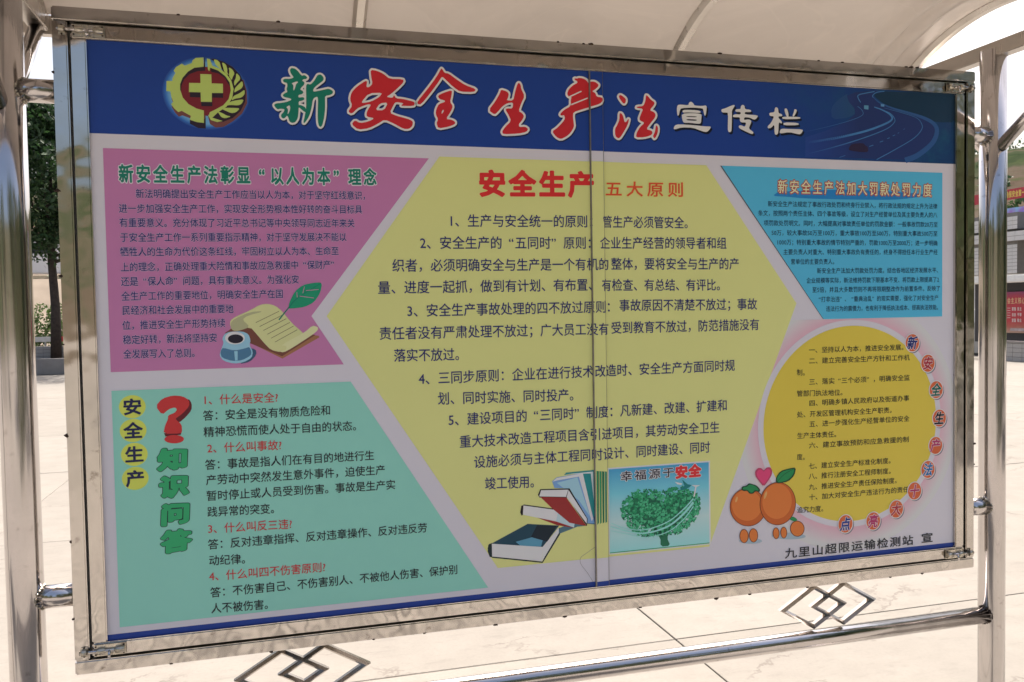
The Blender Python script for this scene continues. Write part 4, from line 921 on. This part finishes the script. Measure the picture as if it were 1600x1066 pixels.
f('printed_heart', ink(150, 50, 80), 7, hrt, 1); f('printed_heart', ink(184, 52, 92), 7.3, [(358 + (x - 358) * .8, 275 + (y - 275) * .8) for x, y in hrt], 1)
# torn seam low on the poster
ribbon('seam_tear', ink(110, 100, 104), 3, (530, 706, 2.961), [(1185, 450), (1150, 475), (1118, 500), (1120, 530), (1150, 570), (1175, 610)], 1.6, ps)

# ================================================================== BACKGROUND
def leaves(bm, centre, rad, n, size, rr, squash=1.0):
    for _ in range(n):
        while True:
            d = Vector((rr.uniform(-1, 1), rr.uniform(-1, 1), rr.uniform(-1, 1)))
            if .15 < d.length < 1: break
        d = d.normalized() * (d.length ** .45)
        c = Vector(centre) + Vector((d.x * rad, d.y * rad, d.z * rad * squash))
        nrm = Vector((rr.gauss(0, 1), rr.gauss(0, 1), rr.gauss(.5, 1))).normalized(); u = nrm.orthogonal().normalized(); v = nrm.cross(u)
        an = rr.random() * 6.28; u, v = u * math.cos(an) + v * math.sin(an), v * math.cos(an) - u * math.sin(an)
        s_ = size * rr.uniform(.6, 1.3)
        bm.faces.new([bm.verts.new(c + q) for q in (-u * s_, -v * s_ * .5, u * s_, v * s_ * .5 + nrm * s_ * .15)])
def leaf_mat(name, c1, c2):
    m, nt, p = new_mat(name)
    n = nz(nt, 1.6, 4, .6); g = N(nt, 'ShaderNodeNewGeometry')
    ri = ramp(nt, g.outputs['Random Per Island'], [(0, c1), (1, c2)])
    L(nt, mixc(nt, ramp(nt, n.outputs[0], [(.35, (0,) * 3), (.65, (.6,) * 3)]).outputs[0], ri.outputs[0], [v * .45 for v in c1]), p.inputs['Base Color'])
    p.inputs['Roughness'].default_value = .6
    tr = N(nt, 'ShaderNodeBsdfTranslucent'); L(nt, ri.outputs[0], tr.inputs[0]); mx = N(nt, 'ShaderNodeMixShader'); mx.inputs[0].default_value = .25
    L(nt, p.outputs[0], mx.inputs[1]); L(nt, tr.outputs[0], mx.inputs[2]); L(nt, mx.outputs[0], nt.nodes['Material Output'].inputs[0])
    return m
M_LEAF = leaf_mat('dark_foliage', (.018, .05, .016), (.045, .105, .03)); M_LEAF2 = leaf_mat('bright_foliage', (.06, .12, .025), (.13, .20, .05)); M_LEAF3 = leaf_mat('olive_foliage', (.06, .075, .02), (.12, .13, .04))
M_BARK = simple('bark', (.055, .042, .036), .9, 0, .5, 12, .6)
def tree(x, y, z, trunk_h, top, rad, label, mat=M_LEAF, nclump=46, nleaf=120, size=.085, seed=1, group=None, tr=.13, cat='tree'):
    rr = random.Random(seed)
    t = tag(empty('tree', (x, y, z)), label, cat, group)
    bm = bmesh.new()
    pts = [(0, 0, 0), (.03, 0, trunk_h * .5), (-.04, .02, trunk_h), (.02, 0, trunk_h + (top - trunk_h) * .4), (0, 0, top * .85)]
    tube(bm, pts, 1, 12, True, [tr * 1.25, tr, tr * .85, tr * .5, tr * .15])
    link('trunk', bm, M_BARK, t)
    for k in range(9):
        a_ = k * 2.4 + rr.random(); z0 = trunk_h * .95 + rr.random() * (top - trunk_h) * .35
        e = Vector((math.cos(a_) * rad * .8, math.sin(a_) * rad * .8, z0 + rad * rr.uniform(.3, .8)))
        bm = bmesh.new(); tube(bm, [(0, 0, z0), tuple(Vector((e.x * .45, e.y * .45, z0 + (e.z - z0) * .35))), tuple(e)], 1, 7, True, [tr * .42, tr * .28, tr * .08]); link('branch', bm, M_BARK, t)
    bm = bmesh.new(); zc = (trunk_h + top) / 2; hz = (top - trunk_h) / 2
    for k in range(nclump):
        while True:
            d = Vector((rr.uniform(-1, 1), rr.uniform(-1, 1), rr.uniform(-1, 1)))
            if d.length < 1: break
        d = d.normalized() * d.length ** .5
        leaves(bm, (d.x * rad * .85, d.y * rad * .85, zc + d.z * hz * .88), rad * rr.uniform(.22, .38), nleaf, size, rr, .8)
    c = link('crown', bm, mat, t); c['kind'] = 'stuff'
    return t
tree(-6.05, 26.1, GZ + .45, 3.0, 7.75, 2.3, 'dark leafy tree standing in the long planter left of the board', M_LEAF, 110, 230, .085, 5)
# planter with a tiled kerb
M_PLC = simple('planter_concrete', (.30, .28, .26), .9, 0, .2, 3)
M_SOIL = simple('planter_soil', (.09, .07, .05), .95, 0, .4, 6)
pl = tag(empty('planter', (-10, 25.2, GZ)), 'long low concrete planter with a tiled back kerb behind the left post', 'planter')
add('planter_wall', M_PLC, pl, box, (-12, 0, 0), (14, .25, .47), .02)
add('planter_wall', M_PLC, pl, box, (-12, 2.4, 0), (14, 2.6, .47), .02)
add('soil', M_SOIL, pl, box, (-12, .25, 0), (14, 2.4, .40))
M_WT = simple('pale_wall_tile', (.62, .61, .60), .35, 0, .08, 20, 0)
M_GT = simple('grey_wall_tile', (.38, .37, .36), .45, 0, .12, 20, 0)
M_GROUT = simple('dark_grout', (.20, .19, .18), .9)
def tile_wall(name, parent, origin, ux, length, z0, z1, tw, th, mat, gap=.012, thick=.03, core=.2, limit=280, nrm=None):
    """a wall core with separate facing tiles on one side; ux = direction of length, nrm = outward normal"""
    ux = Vector(ux); nrm = Vector(nrm); o = Vector(origin)
    bm = bmesh.new()
    p0 = o; q = [p0, p0 + ux * length, p0 + ux * length - nrm * core, p0 - nrm * core]
    lo = [bm.verts.new((v.x, v.y, z0)) for v in q]; hi = [bm.verts.new((v.x, v.y, z1)) for v in q]
    bm.faces.new(lo[::-1]); bm.faces.new(hi)
    for i in range(4): bm.faces.new((lo[i], lo[(i + 1) % 4], hi[(i + 1) % 4], hi[i]))
    bmesh.ops.recalc_face_normals(bm, faces=bm.faces)
    core_o = link(name, bm, M_GROUT, parent)
    bm = bmesh.new(); d = .008
    pts = [ux * gap / 2, ux * (tw - gap / 2)]
    vs = []
    for nn_ in (0, d):
        for zz in (gap / 2, th - gap / 2):
            for pp in pts: v = pp + nrm * (nn_ + .0005); vs.append(bm.verts.new((v.x, v.y, zz)))
    for fc in ((4, 5, 7, 6), (0, 4, 6, 2), (1, 3, 7, 5), (2, 6, 7, 3), (0, 1, 5, 4)): bm.faces.new([vs[i] for i in fc])
    bmesh.ops.recalc_face_normals(bm, faces=bm.faces)
    me = bpy.data.meshes.new('tile'); bm.to_mesh(me); bm.free(); me.materials.append(mat)
    n = 0
    nu, nv = int(length / tw + .01), int((z1 - z0) / th + .01)
    for i in range(nu):
        for j in range(nv):
            if n >= limit: break
            t_ = link('tile', None, None, parent, data=me)
            v = o + ux * i * tw; t_.location = (v.x, v.y, z0 + j * th); n += 1
    return core_o
tile_wall('kerb_wall', pl, (-6, 1.2, 0), (1, 0, 0), 14, .40, .80, .28, .10, M_GT, nrm=(0, -1, 0))
bm = bmesh.new(); rr = random.Random(9)
for k in range(130): leaves(bm, (rr.uniform(-11, 13), rr.uniform(1.5, 2.2), 1.1 + rr.uniform(-.6, .65)), rr.uniform(.4, .65), 170, .065, rr)
sh = link('hedge', bm, M_LEAF2); sh.location = (-10, 25.9 + 1.0, GZ); tag(sh, 'bright green hedge growing behind the planter on the left', 'hedge', kind='stuff')
tree(-3.0, 26.4, GZ + .45, 2.6, 6.8, 2.0, 'dark leafy tree hidden partly behind the middle of the board', M_LEAF, 30, 90, .1, 15)
# red barrier board behind the planter, and a parked white van
bar = tag(empty('road_barrier', (-10.5, 27.9, GZ + .9)), 'low red and white road barrier seen behind the tree trunk', 'barrier')
for k in range(10):
    add('barrier_panel', simple('barrier_red', (.55, .03, .03), .4) if k % 2 == 0 else simple('barrier_white', (.75, .74, .72), .4), bar, box, (k * .75 - 2, 0, 0), (k * .75 - 1.255, .06, .16), .01)
for k in range(6): add('barrier_leg', M_BACK, bar, box, (k * 1.4 - 1.9, .01, -.9), (k * 1.4 - 1.85, .05, -.003), .004)
# rising ground on the left with a vehicle
M_EARTH = simple('bare_earth', (.36, .29, .22), .95, 0, .3, .8, .3)
M_CARW = simple('vehicle_white', (.72, .73, .75), .25, 0, .04, 3, 0); M_GLS = simple('vehicle_glass', (.03, .04, .05), .08, 0, .2, 3, 0); M_TYRE = simple('tyre_rubber', (.02, .02, .02), .8)
def wedge(bm):
    v = [bm.verts.new(c) for c in ((-60, 34, GZ - .5), (16, 34, GZ - .5), (16, 39.5, 2.55), (-60, 39.5, 2.55), (-60, 60, GZ - .5), (16, 60, GZ - .5), (16, 60, 2.55), (-60, 60, 2.55))]
    for f_ in ((0, 1, 2, 3), (3, 2, 6, 7), (0, 3, 7, 4), (1, 5, 6, 2), (4, 7, 6, 5), (0, 4, 5, 1)): bm.faces.new([v[i] for i in f_])
add('terrace', M_EARTH, None, wedge); tag(bpy.data.objects['terrace'], kind='structure')
def van(x, y, z, label, rz=0):
    v = tag(empty('parked_van', (x, y, z), rz), label, 'van')
    prof = [(-2.3, .35), (-2.35, 1.0), (-2.2, 1.95), (-1.9, 2.1), (1.0, 2.1), (1.25, 2.0), (1.75, 1.25), (2.35, 1.0), (2.4, .4)]
    bm = bmesh.new(); A = [bm.verts.new((px, -.85, pz)) for px, pz in prof]; Bv = [bm.verts.new((px, .85, pz)) for px, pz in prof]
    bm.faces.new(A); bm.faces.new(Bv[::-1])
    for i in range(len(A)): bm.faces.new((A[i], Bv[i], Bv[(i + 1) % len(A)], A[(i + 1) % len(A)]))
    bmesh.ops.recalc_face_normals(bm, faces=bm.faces); bmesh.ops.bevel(bm, geom=list(bm.edges), offset=.06, segments=2, affect='EDGES')
    link('body', bm, M_CARW, v)
    for a_, b_ in ((-1.95, -1.05), (-.98, -.1), (-.03, .85)):
        for sy in (-1, 1): add('side_window', M_GLS, v, box, (a_, sy * .855 - .006, 1.35), (b_, sy * .855 + .006, 1.85), .004)
    bm = bmesh.new(); q = [bm.verts.new(c) for c in ((1.30, -.7, 1.92), (1.30, .7, 1.92), (1.74, .7, 1.30), (1.74, -.7, 1.30))]; bm.faces.new(q); ws = link('windscreen', bm, M_GLS, v); ws.location = (.03, 0, .02)
    for wx in (-1.5, 1.5):
        for sy in (-1, 1):
            bm = bmesh.new(); tube(bm, [(wx, sy * .72, .33), (wx, sy * .92, .33)], .33, 24); w_ = link('wheel', bm, M_TYRE, v)
            bm = bmesh.new(); tube(bm, [(wx, sy * .921, .33), (wx, sy * .93, .33)], .2, 16); link('hubcap', bm, M_BACK, w_)
    for sy in (-.6, .6):
        add('headlight', M_WT, v, box, (2.36, sy - .14, .75), (2.42, sy + .14, .92), .01)
    return v
van(-10.9, 43.6, 2.55, 'white van parked on the rise behind the tree trunk', .15)

# --- right side: tiled low wall, gate pillar, red notice board with white roof, banner, cabinet
RX = 20.0
lw = tag(empty('low_wall', (0, 0, 0)), 'low grey tiled wall along the far right edge of the plaza', 'wall')
tile_wall('wall_core', lw, (RX, 4.6, 0), (0, 1, 0), 12.6, GZ, GZ + .50, .30, .125, M_GT, nrm=(-1, 0, 0), core=.3, limit=290)
add('coping', M_PLC, lw, box, (RX - .03, 4.5, GZ + .501), (RX + .35, 17.25, GZ + .56), .01)
gp = tag(empty('gate_pillar', (0, 0, 0)), 'white tiled gate pillar with a lintel across its upper half behind the right post', 'gate pillar')
PX = 24.0
def onx(z21, X=PX): return .813 + (z21 - .813) * (X - .467) / (21 - .467)
def ony(y21, X=PX): return -2.081 + (y21 + 2.081) * (X - .467) / (21 - .467)
y0_, y1_ = ony(17.42), ony(19.3)
tile_wall('pillar_core', gp, (PX, y0_, 0), (0, 1, 0), y1_ - y0_, onx(1.62), onx(2.55), .2, .12, M_WT, nrm=(-1, 0, 0), core=1.2, limit=140)
add('pillar_base', M_WT, gp, box, (PX + .1, y0_ + .1, GZ), (PX + 1.1, y1_ - .1, onx(1.62) - .001))
tile_wall('lintel', gp, (PX - .1, y0_ - 8, 0), (0, 1, 0), y1_ - y0_ + 8.2, onx(2.55) + .001, onx(2.83), .4, .16, M_WT, nrm=(-1, 0, 0), core=1.3, limit=60)
add('shadow_gap', M_GROUT, gp, box, (PX + .1, y0_ + .1, onx(2.83) + .001), (PX + 1.1, y1_ - .1, onx(2.90)))
tile_wall('pillar_top', gp, (PX, y0_, 0), (0, 1, 0), y1_ - y0_, onx(2.90) + .001, onx(3.38), .2, .14, M_WT, nrm=(-1, 0, 0), core=1.2, limit=90)
bb = tag(empty('billboard', (0, 0, 0)), 'blue and magenta billboard edge above the white gate pillar', 'billboard')
m, nt, p = new_mat('billboard_print'); n_ = nz(nt, .8, 3); L(nt, ramp(nt, n_.outputs[0], [(.35, (.10, .25, .7)), (.5, (.35, .2, .6)), (.6, (.25, .55, .8)), (.75, (.1, .5, .4))]).outputs[0], p.inputs['Base Color']); p.inputs['Roughness'].default_value = .4
bm = bmesh.new(); XB = 26.5
pts = [(ony(18.5, XB), onx(3.30, XB)), (ony(18.5, XB), onx(3.52, XB)), (ony(14.5, XB), onx(3.50, XB)), (ony(14.5, XB), onx(2.9, XB)), (ony(17.2, XB), onx(3.15, XB))]
fa = [bm.verts.new((XB, y_, z_)) for y_, z_ in pts]; fb = [bm.verts.new((XB + .15, y_, z_)) for y_, z_ in pts]
bm.faces.new(fa); bm.faces.new(fb[::-1])
for i in range(5): bm.faces.new((fa[i], fb[i], fb[(i + 1) % 5], fa[(i + 1) % 5]))
bmesh.ops.recalc_face_normals(bm, faces=bm.faces); link('face', bm, m, bb)
for y_ in (ony(16, XB), ony(14.8, XB)): add('billboard_leg', M_BACK, bb, box, (XB + .16, y_ - .08, GZ), (XB + .3, y_ + .08, onx(3.1, XB)))
# red notice board
rb = tag(empty('red_notice_board', (21.0, 17.8, GZ)), 'red propaganda notice board with a white roof beside the low tiled wall', 'notice board')
m, nt, p = new_mat('red_poster_print'); tc = N(nt, 'ShaderNodeTexCoord'); sp = N(nt, 'ShaderNodeSeparateXYZ'); L(nt, tc.outputs['Object'], sp.inputs[0])
mr = N(nt, 'ShaderNodeMapRange'); mr.inputs[1].default_value = .75; mr.inputs[2].default_value = 1.95; L(nt, sp.outputs[2], mr.inputs[0])
ad = N(nt, 'ShaderNodeMath', operation='ADD'); nn = nz(nt, 2, 4); ml = N(nt, 'ShaderNodeMath', operation='MULTIPLY_ADD'); ml.inputs[1].default_value = .3; ml.inputs[2].default_value = -.15
L(nt, nn.outputs[0], ml.inputs[0]); L(nt, mr.outputs[0], ad.inputs[0]); L(nt, ml.outputs[0], ad.inputs[1])
L(nt, ramp(nt, ad.outputs[0], [(0, (.5, .3, .22)), (.16, (.45, .10, .08)), (.3, (.5, .035, .05)), (.85, (.45, .03, .06)), (1, (.2, .04, .12))]).outputs[0], p.inputs['Base Color']); p.inputs['Roughness'].default_value = .35
add('poster', m, rb, box, (0, -3.6, .745), (.05, .6, 1.94)); bpy.data.objects
add('board_frame', M_GAP, rb, box, (.055, -3.7, .45), (.15, 1.2, 2.2))
add('board_roof', simple('white_roof_sheet', (.8, .8, .78), .5), rb, box, (-.45, -4.2, 2.2), (.6, 1.45, 2.42), .03)
for y_ in (-3.4, .9): add('board_leg', M_PIPE, rb, box, (.06, y_ - .05, 0), (.15, y_ + .05, .449))
def side_text(s_, y0, z, pitch, h_, mat, parent, x, name='lettering', off=.02):
    pts, fc = text_mesh(s_, pitch, h_, .9, off); bm = bmesh.new()
    vs = [bm.verts.new((x, y0 - a_, z + b_)) for a_, b_ in pts]
    for q in fc:
        try: bm.faces.new([vs[i] for i in q])
        except ValueError: pass
    return link(name, bm, mat, parent)
M_GOLD = simple('gold_lettering', (.75, .5, .28), .5); M_WLT = simple('white_lettering', (.75, .68, .66), .5)
side_text('社会主义核心价值观', .08, 1.68, .122, .19, M_GOLD, rb, -.006)
for j, s_ in enumerate(('富强民主', '自由平等', '爱国敬业')):
    side_text(s_[:2], -.20, 1.44 - j * .165, .075, .11, M_WLT, rb, -.006); side_text(s_[2:], -.39, 1.44 - j * .165, .075, .11, M_WLT, rb, -.006)
for j in range(5): add('small_print', M_WLT, rb, box, (-.006, -.15, 1.46 - j * .07), (-.001, -.04, 1.472 - j * .07))
add('lower_picture', simple('poster_crowd', (.6, .5, .5), .5, 0, .5, 9), rb, box, (-.006, -.9, .80), (-.001, -.15, .88), .003)
# banner on the hillside
bn = tag(empty('hillside_banner', (0, 0, 0)), 'long red banner with yellow lettering stretched across the foot of the hill', 'banner')
BX = 32.0; yb0, yb1 = ony(19.8, BX), ony(13.0, BX); zb0, zb1 = onx(3.76, BX), onx(4.06, BX)
add('banner_cloth', simple('banner_red', (.45, .04, .06), .6, 0, .1, 2), bn, box, (BX, yb1, zb0), (BX + .02, yb0, zb1))
side_text('确保安全第一预防为主', ony(17.77, BX) + .1, (zb0 + zb1) / 2, .17, .30, simple('banner_yellow', (.75, .55, .12), .6), bn, BX - .006, off=.04)
for y_ in (yb0, (yb0 + yb1) / 2, yb1): add('banner_pole', M_BACK, bn, box, (BX + .03, y_ - .04, GZ), (BX + .1, y_ + .04, zb1))
# grey cabinet in the gap beside the frame
cb = tag(empty('cabinet', (21.2, 19.2, GZ)), 'grey street cabinet with a dark base beside the red notice board', 'cabinet')
M_CAB = simple('cabinet_grey', (.34, .34, .33), .5)
add('body', M_CAB, cb, box, (0, -.45, .08), (.6, .45, 1.02), .02); add('plinth', M_GAP, cb, box, (.02, -.43, 0), (.58, .43, .079))
bm = bmesh.new()
q = [(-.0, -.45, 1.021), (.6, -.45, 1.021), (.6, .45, 1.021), (0, .45, 1.021)]
lo = [bm.verts.new(v) for v in q]; hi = [bm.verts.new((v[0] * .6 + .12, v[1] * .3 + .25, 1.45)) for v in q]; bm.faces.new(hi); bm.faces.new(lo[::-1])
for i in range(4): bm.faces.new((lo[i], lo[(i + 1) % 4], hi[(i + 1) % 4], hi[i]))
bmesh.ops.recalc_face_normals(bm, faces=bm.faces); link('hood', bm, M_WT, cb)

# hills all round
m, nt, p = new_mat('hill_ground')
n1 = nz(nt, .05, 8, .62); n2 = nz(nt, .35, 6, .65); n3 = nz(nt, .12, 5, .6, stretch=(.15, .15, 1.6), dist=.5)
c = ramp(nt, n1.outputs[0], [(.36, (.075, .056, .042)), (.47, (.09, .073, .056)), (.53, (.04, .052, .028)), (.66, (.022, .036, .018))]).outputs[0]
c = mixc(nt, ramp(nt, n3.outputs[0], [(.45, (0,) * 3), (.6, (.6,) * 3)]).outputs[0], c, (.10, .085, .068))
c = mixc(nt, ramp(nt, n2.outputs[0], [(.5, (0,) * 3), (.62, (.7,) * 3)]).outputs[0], c, (.05, .065, .03))
L(nt, c, p.inputs['Base Color']); p.inputs['Roughness'].default_value = 1; p.inputs['Specular IOR Level'].default_value = 0; bump(nt, n2.outputs[0], p, .5, .4)
M_HILL = m
bm = bmesh.new(); NA, NR = 220, 26; grid = []
for i in range(NR + 1):
    row = []
    for j in range(NA):
        an = 2 * math.pi * j / NA; r = 42 + i * 6.0
        ex = 1 + .25 * math.cos(an * 2)
        x = math.sin(an) * r * ex; y = math.cos(an) * r * ex
        t = i / NR; hgt = 30 * (1 - (1 - t) ** 1.6)
        v3 = noise.fractal(Vector((x * .02, y * .02, 1.7)), 1.0, 2.0, 5)
        hh_ = hgt * (1 + .35 * v3) + .9 * math.sin(hgt * 1.2) * t
        row.append(bm.verts.new((x, y, GZ - .6 + hh_ + (0 if i else 0))))
    grid.append(row)
for i in range(NR):
    for j in range(NA): bm.faces.new((grid[i][j], grid[i][(j + 1) % NA], grid[i + 1][(j + 1) % NA], grid[i + 1][j]))
bmesh.ops.recalc_face_normals(bm, faces=bm.faces)
tag(link('hills', bm, M_HILL, smooth=True), kind='structure')
bm = bmesh.new(); rr = random.Random(21)
for k in range(260):
    an = rr.uniform(-.5, 1.35); i = rr.uniform(1, 16)
    ex = 1 + .25 * math.cos(an * 2); r = 42 + i * 6.0; x = math.sin(an) * r * ex; y = math.cos(an) * r * ex
    t = i / NR; hgt = 30 * (1 - (1 - t) ** 1.6); v3 = noise.fractal(Vector((x * .02, y * .02, 1.7)), 1.0, 2.0, 5); z = GZ - .6 + hgt * (1 + .35 * v3) + .9 * math.sin(hgt * 1.2) * t
    leaves(bm, (x, y, z + .5), rr.uniform(.9, 2.6), 80, .26, rr, .75)
tag(link('hill_shrubs', bm, leaf_mat('hill_foliage', (.035, .075, .028), (.07, .13, .045))), 'green shrubs scattered over the hillside', 'shrubs', kind='stuff')

# what stands behind the viewer and shows in the steel
for k, (x, y, hgt, rd) in enumerate(((6.5, -9, 6.5, 2.4), (11.0, -9.5, 7.2, 2.7), (15.5, -9, 6.8, 2.5), (20.5, -8.5, 7.5, 2.8), (1.5, -11, 7.5, 2.6), (-8.3, -13, 8.0, 2.8))):
    tree(x, y, GZ, 1.1, hgt, rd, ['olive green tree nearest the front walk', 'olive green tree second along the front walk', 'olive green tree third along the front walk', 'tall olive green tree at the far end of the front walk', 'olive green tree behind the photographer', 'olive green tree to the left behind the photographer'][k], M_LEAF3, 40, 90, .11, 30 + k)
bm = bmesh.new(); rr = random.Random(11)
for k in range(260): leaves(bm, (rr.uniform(2, 26), -7.6 + rr.uniform(-.3, .3), GZ + 1.1 + rr.uniform(-.8, .9)), rr.uniform(.4, .7), 60, .08, rr)
tag(link('roadside_hedge', bm, M_LEAF3), 'olive green hedge along the front walk', 'hedge', kind='stuff')
for k, (x, y, hgt, rd) in enumerate(((-12.0, -15.5, 8.5, 3.0), (-15.5, -10.0, 8.0, 2.8), (6.5, -15.5, 10.5, 3.2), (3.8, -13.5, 9.0, 3.0), (-17.5, -4.0, 8.0, 2.8))):  # dark trees added out of view to darken reflections in the posts
    tree(x, y, GZ, 1.0, hgt, rd, ['added dark tree well behind the photographer on the left', 'added dark tree farthest left behind the photographer', 'tallest added dark tree of those beyond the front hedge', 'added dark tree of middling height behind the front hedge, nearest the photographer', 'added dark tree out on the left side of the plaza'][k], M_LEAF, 42, 90, .12, 70 + k)
for k, (x, y, hgt, rd) in enumerate(((10.5, -3.5, 6.5, 2.2), (12.5, .5, 7.0, 2.3), (17.0, -3.0, 7.5, 2.6))):
    tree(x, y, GZ, 1.0, hgt, rd, ['dark green tree to the right of the plaza, nearest the board', 'dark green tree to the right of the plaza, beside the open paving', 'dark green tree to the right of the plaza, farthest out'][k], M_LEAF, 45, 110, .11, 50 + k)
# the next notice board of the row, on the left
n2b = tag(empty('notice_board', (-3.35, 0, 0)), 'neighbouring notice board with a maroon and blue poster, left of the main one', 'notice board')
for a_, b_ in (((0, 0, 1.472), (2.3, .045, 1.503)), ((0, 0, 0), (2.3, .045, .031)), ((0, .0005, .0315), (.031, .045, 1.4715)), ((2.269, .0005, .0315), (2.3, .045, 1.4715))): add('frame_bar', M_FLAT, n2b, box, a_, b_, .003)
add('poster_sheet', simple('maroon_print', (.22, .02, .05), .4), n2b, box, (.032, .012, .52), (2.268, .03, 1.471)); add('poster_sheet', simple('blue_print', (.03, .11, .36), .4), n2b, box, (.032, .012, .032), (2.268, .03, .519))
for x in (-.108, 2.408):
    bm = bmesh.new(); tube(bm, [(x, .03, GZ), (x, .03, 1.58)], PR, 32); link('post', bm, M_PIPE, n2b)
    xa, xb = (x + PR - .01, -.0005) if x < 0 else (2.3005, x - PR + .01)
    for z in (.179, 1.32):
        bm = bmesh.new(); tube(bm, [(xa, .028, z), (xb, .028, z)], .026, 20); link('side_tube', bm, M_PIPE, n2b)
print('objects', len(bpy.data.objects), 'tris', sum(len(o.data.polygons) for o in bpy.data.objects if o.type == 'MESH'))
